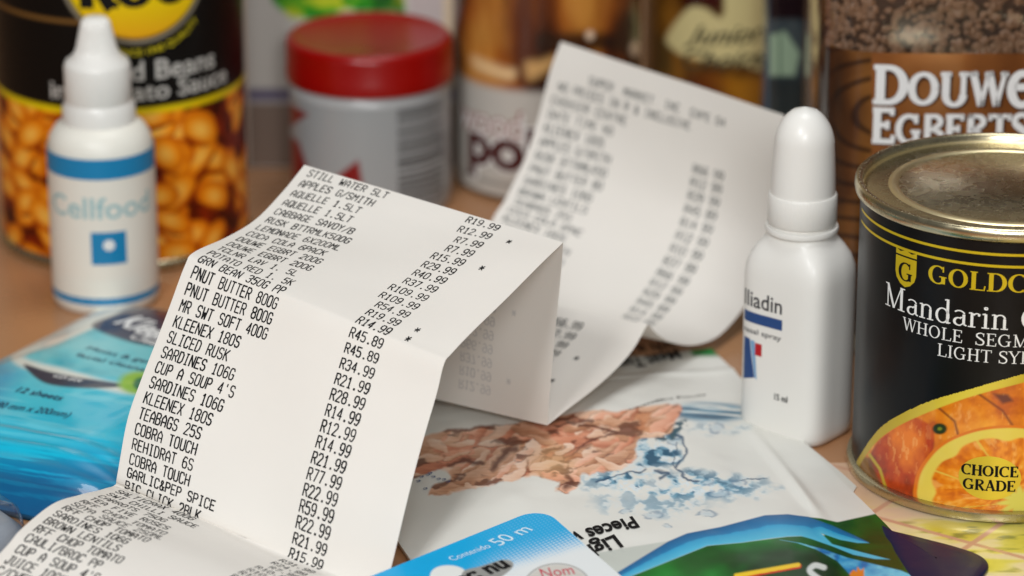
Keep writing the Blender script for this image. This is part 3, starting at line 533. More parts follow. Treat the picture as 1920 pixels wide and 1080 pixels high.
# orange picture, drawn on the label in photo coordinates
OUT = smooth_pts([(1560, 960), (1594, 925), (1600, 880), (1615, 848), (1645, 806), (1680, 780), (1740, 752), (1810, 731), (1920, 700), (2050, 668), (2200, 640)], 5)
INN = smooth_pts([(1570, 975), (1602, 915), (1607, 884), (1625, 852), (1655, 818), (1710, 786), (1810, 747), (1920, 717), (2050, 684), (2200, 656)], 5)
def pic(px, py, A, B):
    n = len(px)
    g = .5 + .5 * np.sin(px * .021 + py * .01); c = lin((190, 160, 20))[None, :] * (1 - g[:, None]) + lin((224, 202, 66))[None, :] * g[:, None]
    poly = list(map(tuple, INN)) + [(2200, 1100), (1560, 1100)]; m = inside(sdf(poly, px, py), 1.2)
    t = fbm(px * .02, py * .03, 4, 1); t2 = fbm(px * .08, py * .05, 4, 5)
    a = ramp(t + .3 * (t2 - .5), [(.2, (196, 90, 6)), (.5, (230, 130, 14)), (.8, (246, 164, 50))]); a = mixc(a, lin((255, 196, 110)), sm(fbm(px * .11, py * .05, 3, 15), .64, .78) * .3)          # segments at the back
    for pts, w in (([(1745, 752), (1790, 790), (1800, 830)], 3), ([(1830, 735), (1880, 770), (1900, 800)], 3), ([(1960, 720), (1990, 790)], 3)):
        a = mixc(a, lin((110, 34, 6)), np.clip(1.2 - dseg(pts, px, py) / w, 0, 1) * .8)
    a = mixc(a, lin((84, 22, 14)), inside(sdf([(1862, 738), (1890, 740), (1900, 752), (1880, 757)], px, py), 3) * .9)
    # whole fruit on the left
    d = sdf(smooth_pts([(1628, 870), (1645, 830), (1680, 800), (1712, 782), (1745, 800), (1752, 830), (1740, 880), (1738, 960), (1690, 960), (1650, 915)], 5, True), px, py)
    f = ramp(fbm(px * .05, py * .03, 4, 8) * .5 + .5 * np.clip(1 - (np.hypot((px - 1700) / 70, (py - 820) / 85)), 0, 1) + .15 * t2, [(.15, (104, 26, 4)), (.4, (188, 62, 6)), (.75, (240, 126, 30))]); f = mixc(f, lin((250, 176, 96)), sm(fbm(px * .16, py * .07, 3, 19), .60, .70) * .5 * np.clip(1.3 - np.hypot((px - 1700) / 50, (py - 835) / 60), 0, 1))
    a = mixc(a, f, inside(d, 2))
    a = mixc(a, lin((96, 70, 14)), inside(sdf([(1600, 850), (1630, 858), (1655, 915), (1660, 950), (1590, 950)], px, py), 3) * .8)
    a = mixc(a, lin((196, 170, 40)), np.clip(1.2 - dseg([(1630, 852), (1650, 880), (1662, 920)], px, py) / 3.5, 0, 1))
    r = np.hypot((px - 1762) / 13, (py - 804) / 10); a = mixc(a, lin((40, 50, 8)), np.clip((1.2 - r) * 3, 0, 1)); a = mixc(a, lin((120, 130, 30)), np.clip((.45 - r) * 4, 0, 1))
    # half fruit
    ex, ey = (px - 1884) / 171, (py - 916) / 119; rr = np.hypot(ex, ey); th = np.arctan2(ey, ex)
    rr = rr * (1 + .03 * (vnoise(th * 3 + 9, th * 0, 4) - .5))
    core = np.hypot((px - 1915) / 171, (py - 940) / 119)
    thc = np.arctan2((py - 940) / 119, (px - 1915) / 171); seg = np.abs(((thc / (2 * math.pi) * 10 + .25) % 1) - .5) * 2
    pulp = ramp(fbm(th * 9, rr * 5, 4, 12) * .7 + .3 * vnoise(px * .15, py * .12, 3), [(.2, (206, 98, 6)), (.45, (230, 126, 12)), (.62, (242, 150, 34)), (.85, (250, 184, 84))])
    pulp = mixc(pulp, lin((255, 206, 120)), sm(fbm(thc * 14, core * 4, 3, 77), .62, .76) * .35)
    pith = lin((232, 206, 84)); rind = lin((226, 118, 16))
    h = pulp; h = mixc(h, pith, sm(seg, .93, .99) * .75)
    lob = .80 - .07 * np.abs(np.sin(thc * 5 + .8)) ** 6
    h = mixc(h, pith, sm(rr, lob, lob + .04)); h = mixc(h, rind, sm(rr, .94, .97)); h = mixc(h, lin((222, 210, 96)), 1 - sm(core + .05 * np.sin(thc * 12), .16, .28))
    a = mixc(a, h, 1 - sm(rr, .99, 1.01))
    return mixc(c, a, m)
lo = z0 + 3.25; am = 0
ra = np.linspace(-52, 52, 330); rb = np.linspace(lo, z0 + 44, 170); A, B = np.meshgrid(ra, rb); Pq = S(A.ravel(), B.ravel(), .16)
qx, qy = proj(Pq); keep = (sdf(list(map(tuple, OUT)) + [(2260, 1200), (1500, 1200)], qx, qy) < 0)
Fq = [f for f in grid_faces(330, 170) if all(keep[i] for i in f)]
use = sorted({i for f in Fq for i in f}); rem = {v: i for i, v in enumerate(use)}
mesh('fruit_picture', Pq[use], [[rem[i] for i in f] for f in Fq], m_pic, can, True, pic(qx[use], qy[use], 0, 0))
# lettering
def can_text(body, px, py, px2, capmm, tk, tn, m, nme, track=.03, h=.20):
    V, F = serif_text(body, tk, tn, track); a0, b0 = hitS(px, py); a1, b1 = hitS(px2, py); wd = V[:, 0].max()
    V = np.stack([V[:, 0] / wd * (a1 - a0) + a0, V[:, 1] * capmm + b0], -1); return decal(nme, V, F, S, h, m, can, 1.2)
def cap_scale(body, px, py, capmm, tk, tn, m, nme, xs=1.0, track=.03, h=.20):
    V, F = serif_text(body, tk, tn, track); a0, b0 = hitS(px, py)
    V = np.stack([V[:, 0] * capmm * xs + a0, V[:, 1] * capmm + b0], -1); return decal(nme, V, F, S, h, m, can, 1.2)
def fit_text(body, prefix, px, py, px2, capmm, tk, tn, m, nme, track=.03, h=.20):
    V, F = serif_text(body, tk, tn, track); W_, _ = serif_text(prefix, tk, tn, track); a0, b0 = hitS(px, py); a1, b1 = hitS(px2, py)
    x0 = V[:, 0].min(); V = np.stack([(V[:, 0] - x0) / (W_[:, 0].max() - x0) * (a1 - a0) + a0, V[:, 1] * capmm + b0], -1); return decal(nme, V, F, S, h, m, can, 1.2)
fit_text("GOLDCREST", "GOLD", 1741, 528, 1888, 4.9, .20, .06, m_yel, 'brand_lettering')
fit_text("Mandarin Oranges", "Mandarin", 1661, 570, 1892, 6.2, .13, .05, m_white, 'product_lettering')
fit_text("WHOLE  SEGMENTS IN", "WHOLE", 1693, 616, 1806, 3.35, .13, .055, m_white, 'product_lettering')
fit_text("LIGHT SYRUP", "LIGHT", 1758, 666, 1860, 3.35, .13, .055, m_white, 'product_lettering')
# shield
def P2(pts): return [hitS(x, y) for x, y in pts]
sh = P2([(1683, 475), (1683, 522), (1686, 532), (1704, 540), (1722, 536), (1727, 524), (1727, 487)])
V, F = poly2d(sh); 
a_, b_ = hitS(1681, 476); w_, h_ = 7.0, 7.4
shp = [(0, 0), (w_, 0), (w_, -4.2), (w_ * .93, -5.8), (w_ * .74, -7.2), (w_ * .5, -7.9), (w_ * .26, -7.2), (w_ * .07, -5.8), (0, -4.2)]
V, F = poly2d([(a_ + x, b_ + y) for x, y in shp]); decal('shield_emblem', V, F, S, .18, m_yel, can, 1)
V, F = poly2d([(a_, b_ + 1.9), (a_ + 1.6, b_ + 1.3), (a_ + w_ / 2, b_ + 2.0), (a_ + w_ - 1.6, b_ + 1.3), (a_ + w_, b_ + 1.9), (a_ + w_, b_ + .45), (a_, b_ + .45)]); decal('shield_crown', V, F, S, .18, m_yel, can, 1)
V, F = serif_text("G", .2, .07); V = np.stack([V[:, 0] * 5.0 + a_ + 1.25, V[:, 1] * 5.0 + b_ - 6.3], -1); decal('shield_letter', V, F, S, .23, m_label, can, 1)
# choice grade seal
m_seal = mat('gold_seal', L(236, 206, 60), rough=.34, metal=.35, noise=.1, nscale=60)
ca, cb = hitS(1856, 896); el = [(ca + 7.9 * math.cos(t * math.pi / 24), cb + 6.0 * math.sin(t * math.pi / 24)) for t in range(48)]
V, F = poly2d(el); decal('grade_seal', V, F, S, .24, m_seal, can, 1.2)
for tx, dy in (("CHOICE", .45), ("GRADE", -3.5)):
    V, F = serif_text(tx, .24, .10, .0); V = V * 3.0; V = np.stack([V[:, 0] - V[:, 0].max() / 2 + ca, V[:, 1] + cb + dy], -1); decal('grade_lettering', V, F, S, .29, m_ink, can, 1.2)

# ================================================================== WHITE SPRAY BOTTLE
m_plastic = mat('white_plastic', L(228, 226, 220), rough=.42, coat=.05, sub=.0, noise=.03, nscale=40)
m_plastic2 = mat('white_cap_plastic', L(230, 228, 222), rough=.36, coat=.08)
nD = 940.0; nx = xat(1500, nD); rot = math.radians(-38)
nb = empty('nose_spray_bottle', (nx, nD, 0), 'white plastic spray bottle with rounded cap beside the black fruit tin', 'bottle')
ct = superell(26.6, 22.2, 4.4, rot, 160)
prof = [(.90, .2), (.965, .9), (.99, 2.5), (1, 5), (1, 40), (.995, 44), (.975, 47), (.93, 50), (.85, 52.5), (.70, 54.6), (.52, 56), (.45, 57)]
V = []; 
for s_, z in prof:
    k = max(0, (z - 46) / 11); z = z * 1.018
    for (x, y) in ct:
        r = math.hypot(x, y); rc_ = 9.0; kk = min(1, k) ** 2.2
        f = s_ * (1 - kk) + (rc_ / r) * kk if k > 0 else s_
        V.append((nx + x * f, nD + y * f, z))
F = grid_faces(160, len(prof), wrap=True); F.append(tuple(reversed(range(160)))); F.append(tuple(range((len(prof) - 1) * 160, len(prof) * 160)))
mesh('bottle_body', V, F, m_plastic, nb)
lathe('collar', [(8.2, 57.2), (9.6, 57.3), (9.8, 58.0), (9.6, 58.7), (8.4, 59.0), (8.4, 59.5)], (nx, nD), m_plastic, nb, 72)
lathe('cap_skirt', [(8.9, 59.7), (9.2, 60.0), (9.15, 67.2), (8.9, 67.7)], (nx, nD), m_plastic2, nb, 216, rib=.13)
cp = [(8.7, 67.4)]; 
for t in np.linspace(0, 1, 22): cp.append((8.6 * (1 - .17 * t ** 1.5) * math.sqrt(max(0, 1 - max(0, (t - .6) / .4) ** 2.0)) + .01, 67.6 + t * 23.8))
lathe('cap_dome', cp, (nx, nD), m_plastic2, nb, 72)
Sn = Wall(ct, (nx, nD)); m_navy = mat('navy_print', L(34, 70, 124), rough=.4); m_red = mat('red_print', L(178, 24, 34), rough=.4); m_dk = mat('charcoal_print', L(48, 48, 52), rough=.45); m_lblue = mat('pale_blue_print', L(120, 160, 196), rough=.4)
a0, b0 = Sn.hit(1408, 560, 30); a1, b1 = Sn.hit(1466, 590, 30)
V, F = text2d('Iliadin', .012); V = V * (1, 1); wd = V[:, 0].max(); aL = Sn.hit(1400.5, 560, 30)[0] - 1
V = np.stack([V[:, 0] / wd * (a1 - aL) + aL, V[:, 1] / .73 * 4.6 + b1], -1); decal('brand_lettering', V, F, Sn, .06, m_dk, nb, 1)
V, F = poly2d([(aL, b1 - 1.6), (a1 + .2, b1 - 1.6), (a1 + .2, b1 - 4.6), (aL, b1 - 4.6)]); decal('blue_band', V, F, Sn, .06, m_navy, nb, 1)
V, F = text2d('nasal spray', .01); wd = V[:, 0].max(); V = np.stack([V[:, 0] / wd * (a1 - aL) + aL, V[:, 1] / .73 * 1.6 + b1 - 7.6], -1); decal('small_lettering', V, F, Sn, .06, m_dk, nb, 1)
V, F = poly2d([(aL + .3, b1 - 9.3), (aL + 2.6, b1 - 9.3), (aL + 3.4, b1 - 14), (aL + 4.6, b1 - 20), (aL + .2, b1 - 21.5)]); decal('face_picture', V, F, Sn, .06, m_navy, nb, 1)
V, F = poly2d([(aL + 2.8, b1 - 9.6), (aL + 4.4, b1 - 9.6), (aL + 5.4, b1 - 20.5), (aL + 4.7, b1 - 20)]); decal('face_picture', V, F, Sn, .055, m_lblue, nb, 1)
V, F = poly2d([(aL + 4.6, b1 - 10), (aL + 6.8, b1 - 10), (aL + 6.8, b1 - 13.5), (aL + 4.6, b1 - 13.5)]); decal('red_square', V, F, Sn, .065, m_red, nb, 1)
a2, b2 = Sn.hit(1452, 742, 30); V, F = text2d('15 ml', .03); wd = V[:, 0].max(); V = np.stack([V[:, 0] / wd * 4.2 + a2, V[:, 1] / .73 * 1.8 + b2 - 1], -1); decal('volume_lettering', V, F, Sn, .06, m_ink, nb, 1)
# ================================================================== COFFEE JAR
jD = 1034.0; jx = xat(1862, jD, 80)
m_glass = thin_glass('clear_glass', (.93, .95, .94, 1))
m_gran = mat('coffee_granules', L(134, 96, 70), rough=.5, noise=.35, nscale=700)
m_cofl = mat('copper_label', rough=.3, metal=.45, vcol=True, coat=.2); m_coffee = mat('packed_coffee', L(60, 36, 22), rough=.8, noise=.4, nscale=500, bump=.6, bscale=700)
jar = empty('coffee_jar', (jx, jD, 0), 'large square glass jar of coffee granules with copper label behind the fruit tin', 'jar')
cj = superell(104, 84, 6, 0, 240); Sj = Wall(cj, (jx, jD))
def extr(name, ct, c, levels, m, parent, caps=True, smooth=True):
    V = []
    for f, z in levels: V += [(c[0] + x * f, c[1] + y * f, z) for x, y in ct]
    n = len(ct); F = grid_faces(n, len(levels), wrap=True)
    if caps: F.append(tuple(reversed(range(n)))); F.append(tuple(range((len(levels) - 1) * n, len(levels) * n)))
    o = mesh(name, V, F, m, parent, smooth); sharp(o); return o
extr('glass_wall', cj, (jx, jD), [(.93, .2), (.985, 2), (1, 6), (1, 128), (.97, 138), (.8, 148)], m_glass, jar)
extr('coffee_fill', superell(97, 77, 6, 0, 200), (jx, jD), [(.97, 6), (1, 10), (1, 120), (.9, 122)], m_coffee, jar)
Sg = Wall(superell(97, 77, 6, 0, 240), (jx, jD)); V = []; F = []
ico = [(0, 0, 1), (.89, 0, .45), (.28, .85, .45), (-.72, .53, .45), (-.72, -.53, .45), (.28, -.85, .45), (.72, .53, -.45), (-.28, .85, -.45), (-.89, 0, -.45), (-.28, -.85, -.45), (.72, -.53, -.45), (0, 0, -1)]
icf = [(0, 1, 2), (0, 2, 3), (0, 3, 4), (0, 4, 5), (0, 5, 1), (1, 6, 2), (2, 7, 3), (3, 8, 4), (4, 9, 5), (5, 10, 1), (6, 7, 2), (7, 8, 3), (8, 9, 4), (9, 10, 5), (10, 6, 1), (6, 11, 7), (7, 11, 8), (8, 11, 9), (9, 11, 10), (10, 11, 6)]
for _ in range(1500):
    a = random.uniform(-62, 62); b = random.uniform(86, 120); c = Sg(np.array([a]), np.array([b]), random.uniform(-.4, .7))[0]; s_ = random.uniform(.9, 1.7)
    n = len(V); q = [random.uniform(.65, 1.25) for _ in range(3)]
    V += [(c[0] + x * s_ * q[0] * random.uniform(.75, 1.2), c[1] + y * s_ * .55, c[2] + z * s_ * q[2] * random.uniform(.75, 1.2)) for x, y, z in ico]; F += [tuple(n + i for i in f) for f in icf]
tag(mesh('coffee_granule', V, F, m_gran, jar, False), kind='stuff')
bt = Sj.hit(1800, 100, 60)[1]; bb = 20.
def jl(px, py, A, B):
    n = len(px); t = fbm(A * .05, B * .03 + 4, 3, 2); c = ramp(t + .2 * (px - 1640) / 300, [(.3, (122, 70, 32)), (.6, (164, 102, 52)), (.9, (208, 148, 92))])  # reflective copper sheen painted into the colour, brighter to the right
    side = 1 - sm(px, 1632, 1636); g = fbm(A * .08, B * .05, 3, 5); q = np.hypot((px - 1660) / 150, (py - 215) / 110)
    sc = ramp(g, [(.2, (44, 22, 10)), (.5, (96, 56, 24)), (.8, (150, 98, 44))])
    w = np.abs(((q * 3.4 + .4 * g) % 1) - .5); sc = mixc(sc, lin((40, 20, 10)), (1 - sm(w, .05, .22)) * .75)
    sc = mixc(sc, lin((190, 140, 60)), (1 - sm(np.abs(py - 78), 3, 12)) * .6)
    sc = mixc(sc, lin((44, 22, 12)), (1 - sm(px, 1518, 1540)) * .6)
    return mixc(c, sc, side)
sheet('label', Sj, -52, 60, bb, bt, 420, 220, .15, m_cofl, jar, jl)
extr('jar_lid', superell(92, 72, 6, 0, 160), (jx, jD), [(.98, 146), (1, 147.5), (1, 160), (.97, 162), (.3, 162.5)], mat('dark_brown_lid', L(52, 30, 20), rough=.35), jar)
m_shadow = mat('brown_outline_print', L(74, 46, 30), rough=.4)
def jar_text(body, prefix, px, py, px2, cap, sc):
    a0, b0 = Sj.hit(px, py, 60); a1, b1 = Sj.hit(px2, py, 60)
    for tk, tn, dx, dy, h, m, nme in ((.24, .14, 0, 0, .32, m_white, 'brand_lettering'), (.31, .21, .45, -.4, .24, m_shadow, 'lettering_outline')):
        V, F = serif_text(body, tk, tn, .0, caps=sc); W_, _ = serif_text(prefix, .24, .14, .0, caps=sc); k = (a1 - a0) / W_[:, 0].max()
        V = np.stack([V[:, 0] * k + a0 + dx, V[:, 1] * cap + b0 + dy], -1); decal(nme, V, F, Sj, h, m, jar, 3)
jar_text('DOUWe', 'DOUW', 1637, 195, 1888, 11.6, .84); jar_text('EGBERTS', 'EGB', 1632, 268, 1770, 10.6, .84)
# ================================================================== TUNA POUCH
m_pouch = mat('glossy_pouch_print', rough=.36, vcol=True, coat=.14, coat_rough=.12, spec=.35, bump=.26, bscale=38)
TR = at(1334, 652, 2.5)[:2]; BR = at(1812, 1135, 2.5)[:2]; bdir = (BR - TR) / np.linalg.norm(BR - TR); adir = np.array([bdir[1], -bdir[0]])
if adir[0] > 0: adir = -adir
LP = at(744, 996, 3)[:2]; PW = float((LP - TR) @ adir) + 1.0; PL = 176.0
def pouch_z(X_, Y_):
    s = ((X_ - TR[0]) * adir[0] + (Y_ - TR[1]) * adir[1]) / PW; t = ((X_ - TR[0]) * bdir[0] + (Y_ - TR[1]) * bdir[1]) / PL
    sc = np.clip(s, 0, 1); tc = np.clip(t, 0, 1)
    bul = (np.clip(np.minimum(sc, 1 - sc) / .30, 0, 1)) ; bul = bul * bul * (3 - 2 * bul); e = np.clip(np.minimum(tc, 1.2 - tc) / .2, 0, 1); e = e * e * (3 - 2 * e)
    w = .55 * (fbm(X_ * .045 + 7, Y_ * .05, 3, 21) - .5) * 2 + .35 * np.sin((X_ * .35 - Y_ * .12) + 3 * fbm(X_ * .03, Y_ * .03, 2, 5)) * np.clip(1 - e, 0, 1)
    fold = 1.0 * np.exp(-((s - .105 - .10 * (t - .45)) / .016) ** 2) * sm(t, .25, .45) * (1 - sm(t, .62, .74))
    return 2.3 + 4.4 * bul * e + w * (.3 + bul) + fold + .5 * np.exp(-((t - .10) / .012) ** 2)
WHITE = lin((222, 221, 214))
SAL = smooth_pts([(690, 905), (720, 860), (760, 842), (800, 812), (900, 800), (1000, 788), (1100, 772), (1170, 768), (1240, 757), (1279, 760), (1270, 785), (1258, 812), (1230, 820), (1195, 826), (1192, 860), (1165, 880), (1120, 884), (1105, 893), (1088, 888), (1085, 905), (1062, 926), (1045, 918), (1048, 905), (1010, 893), (960, 900), (900, 914), (820, 927), (802, 929), (812, 912), (845, 896), (835, 880), (800, 888), (770, 900), (740, 920)], 4, True)
BW_T = [(1100, 1110), (1155, 1075), (1205, 1044), (1253, 1015), (1288, 1000), (1351, 988), (1434, 966), (1477, 964), (1515, 969), (1560, 985), (1600, 1003), (1629, 1017)]
BW_B = [(1629, 1018), (1608, 1018), (1575, 1012), (1540, 1000), (1560, 1020), (1610, 1034), (1668, 1049), (1640, 1048), (1600, 1040), (1560, 1024), (1520, 1010), (1502, 1005), (1476, 1006), (1440, 1010), (1392, 1017), (1326, 1023), (1184, 1080), (1120, 1115)]
def tuna(px, py, A, B):
    n = len(px); c = np.tile(WHITE, (n, 1)); wx = (fbm(px * .05, py * .07, 4, 31) - .5); wy = (fbm(px * .05, py * .07, 4, 37) - .5)
    X_, Y_ = px + 14 * wx, py + 12 * wy
    # water splash ink drawing
    env = lambda x0, y0, a_, b_, soft: inside(np.hypot((px - x0) / a_, (py - y0) / b_) - 1 + .9 * (fbm(px * .03, py * .05, 3, 33) - .5), soft)
    reg = np.maximum.reduce([env(1228, 846, 48, 36, .25), env(1190, 898, 92, 24, .3), env(1300, 912, 110, 26, .4), env(1230, 940, 92, 24, .5) * .6, env(1350, 800, 50, 16, .5) * .35])
    hole = env(1375, 850, 78, 34, .2) + env(1230, 905, 26, 14, .3) * .7; reg = reg * (1 - np.clip(hole, 0, 1))
    n1_ = fbm(X_ * .045, Y_ * .085, 4, 41); n2_ = fbm(X_ * .11, Y_ * .19, 3, 47)
    c = mixc(c, lin((178, 206, 218)), reg * sm(n1_, .38, .52) * .85); c = mixc(c, lin((214, 224, 228)), reg * sm(n2_, .56, .66))
    c = mixc(c, lin((86, 146, 174)), reg * sm(n1_, .50, .58) * .85); c = mixc(c, lin((18, 84, 114)), reg * sm(n1_ + .35 * (n2_ - .5), .585, .63) * (.3 + .7 * sm(py, 950, 870)))
    for pts, w in (([(1262, 812), (1280, 822), (1285, 850), (1268, 878), (1292, 898), (1310, 903)], 2.6), ([(1268, 828), (1262, 855), (1266, 876)], 1.5), ([(1120, 905), (1160, 890), (1210, 882)], 2), ([(1230, 884), (1252, 890), (1240, 899)], 4), ([(1378, 902), (1400, 896), (1436, 898)], 1.0)):
        c = mixc(c, lin((16, 68, 102)), np.clip(1.3 - dseg(pts, X_, Y_) / w, 0, 1) * .9)
    for (bx, by, rw, rh) in ((1327, 906, 9, 5), (1385, 905, 14, 6), (1172, 960, 11, 4), (1225, 966, 15, 6), (1326, 963, 16, 6), (1253, 985, 8, 3), (1350, 925, 18, 6), (1345, 802, 15, 9), (1262, 826, 10, 6)):
        q = np.hypot((X_ - bx) / rw, (Y_ - by) / rh); c = mixc(c, lin((186, 202, 210)), np.clip(1.3 - q, 0, 1) * .7); c = mixc(c, lin((50, 104, 140)), np.exp(-((q - 1) / .25) ** 2) * .55 * sm(n2_, .35, .55))
    # blue brush stroke
    q = np.hypot((px - 1330) / 84, (py - 772 - (px - 1330) * .02) / 19); st = (fbm(px * .012, (py - px * .08) * .22, 4, 51))
    c = mixc(c, ramp(st, [(.3, (150, 188, 204)), (.5, (70, 134, 164)), (.7, (20, 78, 108))]), np.clip((1.15 - q) * 2.2, 0, 1) * sm(st, .22, .42) * .95)
    c = mixc(c, lin((24, 76, 92)), inside(sdf([(1268, 790), (1290, 786), (1285, 802), (1262, 822), (1232, 826), (1226, 818), (1256, 812)], X_, Y_), 3) * sm(n2_, .35, .55))
    # flaked fish: overlapping flakes, each with its own tone, grain along the flake and a dark lower lip
    d = sdf(SAL, X_, Y_); fine = fbm(px * .05 + py * .02, py * .5, 3, 67); rs_ = np.random.RandomState(5)
    f = ramp(fbm(px * .02, py * .05, 4, 63) + .15 * (fine - .5), [(.25, (160, 92, 58)), (.45, (206, 140, 100)), (.7, (232, 182, 144))])
    for _k in range(210):
        fx = rs_.uniform(740, 1275); fy = rs_.uniform(762, 925); big = _k < 70; ln = rs_.uniform(40, 95) if big else rs_.uniform(12, 44); ht = rs_.uniform(9, 19) if big else rs_.uniform(3.5, 9); an = rs_.normal(-.3, .35); tone = rs_.uniform(-.2, .28); warm = rs_.rand()
        m0 = (np.abs(px - fx) < 105) & (np.abs(py - fy) < 70)
        if not m0.any(): continue
        xx_ = (X_[m0] - fx) * math.cos(an) + (Y_[m0] - fy) * math.sin(an); yy_ = -(X_[m0] - fx) * math.sin(an) + (Y_[m0] - fy) * math.cos(an)
        q = (np.abs(xx_) / ln) ** 2.6 + (np.abs(yy_ + 3 * np.sin(xx_ * .07 + _k)) / ht) ** 2
        col = ramp(np.clip(.55 + tone + .28 * (fine[m0] - .5) - .012 * yy_ * 14 / ht, 0, 1), [(.1, (150, 92, 62)), (.4, (204, 150, 116)), (.65, (230, 186, 156)), (1, (246, 220, 200))] if warm > .3 else [(.1, (160, 82, 58)), (.4, (212, 138, 106)), (.65, (232, 172, 142)), (1, (244, 208, 184))])
        f0 = mixc(f[m0], lin((112, 46, 24)), np.clip(1 - np.abs(q - 1.12) / .3, 0, 1) * sm(yy_, -.2 * ht, .5 * ht) * rs_.choice([.15, .35, .9])); f[m0] = mixc(f0, col, np.clip((1.0 - q) * 5, 0, 1))
    for pts, w in (([(845, 872), (872, 862), (905, 868)], 5), ([(925, 876), (942, 855), (955, 843), (968, 842)], 8), ([(1085, 797), (1120, 798), (1160, 812)], 3.5), ([(1080, 842), (1110, 826), (1150, 808)], 2.5), ([(1060, 890), (1070, 905), (1060, 915)], 6)):
        f = mixc(f, lin((84, 32, 18)), np.clip(1.25 - dseg(pts, X_, Y_) / (w * (.6 + .8 * vnoise(px * .08, py * .1, 5))), 0, 1) * .85)
    f = mixc(f, lin((92, 46, 32)), sm(fbm(X_ * .022 + Y_ * .01, Y_ * .075, 4, 78), .60, .68) * .8)
    f = mixc(f, lin((226, 178, 120)), inside(np.hypot((px - 1035) / 32, (py - 865) / 24) - 1, .8) * .5)
    c = mixc(c, f, inside(d, 2.2))
    # grey panel, blue wave, green field
    c = mixc(c, lin((186, 192, 184)), inside(sdf([(1100, 1040), (1180, 1026), (1256, 1014), (1180, 1060), (1120, 1110), (1100, 1110)], px, py), 1.5) * .8)
    green = ramp(fbm(px * .012, py * .02, 3, 81) + .0006 * (1500 - px), [(.2, (8, 62, 20)), (.5, (4, 98, 28)), (.8, (14, 128, 42))])
    gp = [(1570, 979), (1625, 967), (1700, 950), (1950, 1200), (1000, 1200), (1120, 1112), (1184, 1080), (1326, 1023), (1392, 1017), (1476, 1006), (1502, 1005), (1545, 1004)]
    c = mixc(c, green, inside(sdf(gp, px, py), 1.2)); c = mixc(c, green, inside(sdf([(1500, 968), (1540, 972), (1570, 979), (1640, 1010), (1640, 1040), (1540, 1000)], px, py), 1.2))
    dt_ = dseg(BW_T, px, py); db_ = dseg(BW_B, px, py); bt_ = dt_ / (dt_ + db_ + .1) + .12 * wx
    bl = ramp(bt_, [(0, (8, 92, 144)), (.42, (18, 116, 170)), (.5, (46, 158, 204)), (1, (84, 186, 218))])
    c = mixc(c, bl, inside(sdf(BW_T + BW_B, px, py), 1.2))
    s2 = [(1462, 1012), (1500, 1018), (1545, 1030), (1590, 1046), (1640, 1058), (1690, 1070), (1740, 1092), (1800, 1130), (1700, 1140), (1640, 1130), (1600, 1085), (1570, 1052), (1530, 1030), (1495, 1018)]
    c = mixc(c, ramp(np.clip((px - 1470) / 240 + wx, 0, 1), [(0, (120, 204, 226)), (.4, (20, 100, 170)), (.6, (44, 140, 196)), (1, (110, 196, 224))]), inside(sdf(s2, px, py), 1.2))
    c = mixc(c, lin((8, 34, 14)), inside(sdf([(1480, 1024), (1530, 1038), (1570, 1062), (1590, 1095), (1380, 1110), (1400, 1060)], px, py), 8) * .6)
    dl_ = dseg([(1380, 1082), (1498, 1061)], px, py); c = mixc(c, lin((206, 44, 20)), np.clip(5.2 - dl_, 0, 1)); c = mixc(c, lin((236, 196, 40)), np.clip(3.2 - np.abs(dl_ + (py - 1071 - (1440 - px) * .18) * .6), 0, 1))
    c = mixc(c, lin((214, 218, 214)), np.clip(1.5 - np.abs(dseg(smooth_pts([(1545, 1064), (1528, 1060), (1518, 1070), (1534, 1084), (1560, 1100)], 5), px, py) - 2) / 3.2, 0, 1))
    c = mixc(c, lin((226, 130, 40)), inside(sdf([(1593, 1076), (1600, 1068), (1606, 1072), (1608, 1062), (1614, 1070), (1620, 1064), (1620, 1080), (1610, 1100), (1596, 1100)], px, py), 1))
    # header: green corner band, and shade along the top painted as soft grey
    c = mixc(c, lin((20, 120, 56)), inside(sdf([(1338, 640), (1352, 668), (1300, 668), (1280, 640)], px, py), 4)); c = mixc(c, lin((120, 128, 122)), inside(sdf([(1300, 640), (1290, 668), (1240, 680), (1100, 690), (900, 740), (560, 800), (560, 700), (1100, 640)], px, py), 7) * .55)
    return c
NA, NB = 420, 560; s_, t_ = np.meshgrid(np.linspace(0, 1, NA), np.linspace(0, 1, NB)); s_ = s_.ravel(); t_ = t_.ravel()
X_ = TR[0] + adir[0] * s_ * PW + bdir[0] * t_ * PL; Y_ = TR[1] + adir[1] * s_ * PW + bdir[1] * t_ * PL
ed = .6 * (fbm(t_ * 9, 0 * t_, 3, 91) - .5); X_ = X_ - adir[0] * ed * (s_ < .5); Z_ = pouch_z(X_, Y_)
Vt = np.stack([X_, Y_, Z_], -1); qx, qy = proj(Vt)
pou = empty('tuna_pouch', (float(X_.mean()), float(Y_.mean()), 0), 'white green and blue foil pouch with flaked pink fish picture lying under the receipt', 'food pouch')
Vb = Vt.copy(); Vb[:, 2] = .4; n1 = len(Vt); F = [tuple(reversed(f)) for f in grid_faces(NA, NB)]
pf = mesh('pouch_front', Vt, F, m_pouch, pou, True, tuna(qx, qy, 0, 0))
sk = np.vstack([Vt.reshape(NB, NA, 3)[0, ::6], Vt.reshape(NB, NA, 3)[::6, -1], Vt.reshape(NB, NA, 3)[-1, ::-6], Vt.reshape(NB, NA, 3)[::-6, 0]]); nk = len(sk); lo_ = sk.copy(); lo_[:, 2] -= 1.0
mesh('pouch_back', np.vstack([sk, lo_]), [(i, (i + 1) % nk, nk + (i + 1) % nk, nk + i) for i in range(nk)] + [tuple(range(nk, 2 * nk))], mat('pouch_backing', L(226, 224, 216), rough=.35), pou)
g0 = [(1420, 752), (1500, 822), (1580, 888), (1606, 912), (1598, 926), (1576, 928), (1500, 870), (1420, 800)]
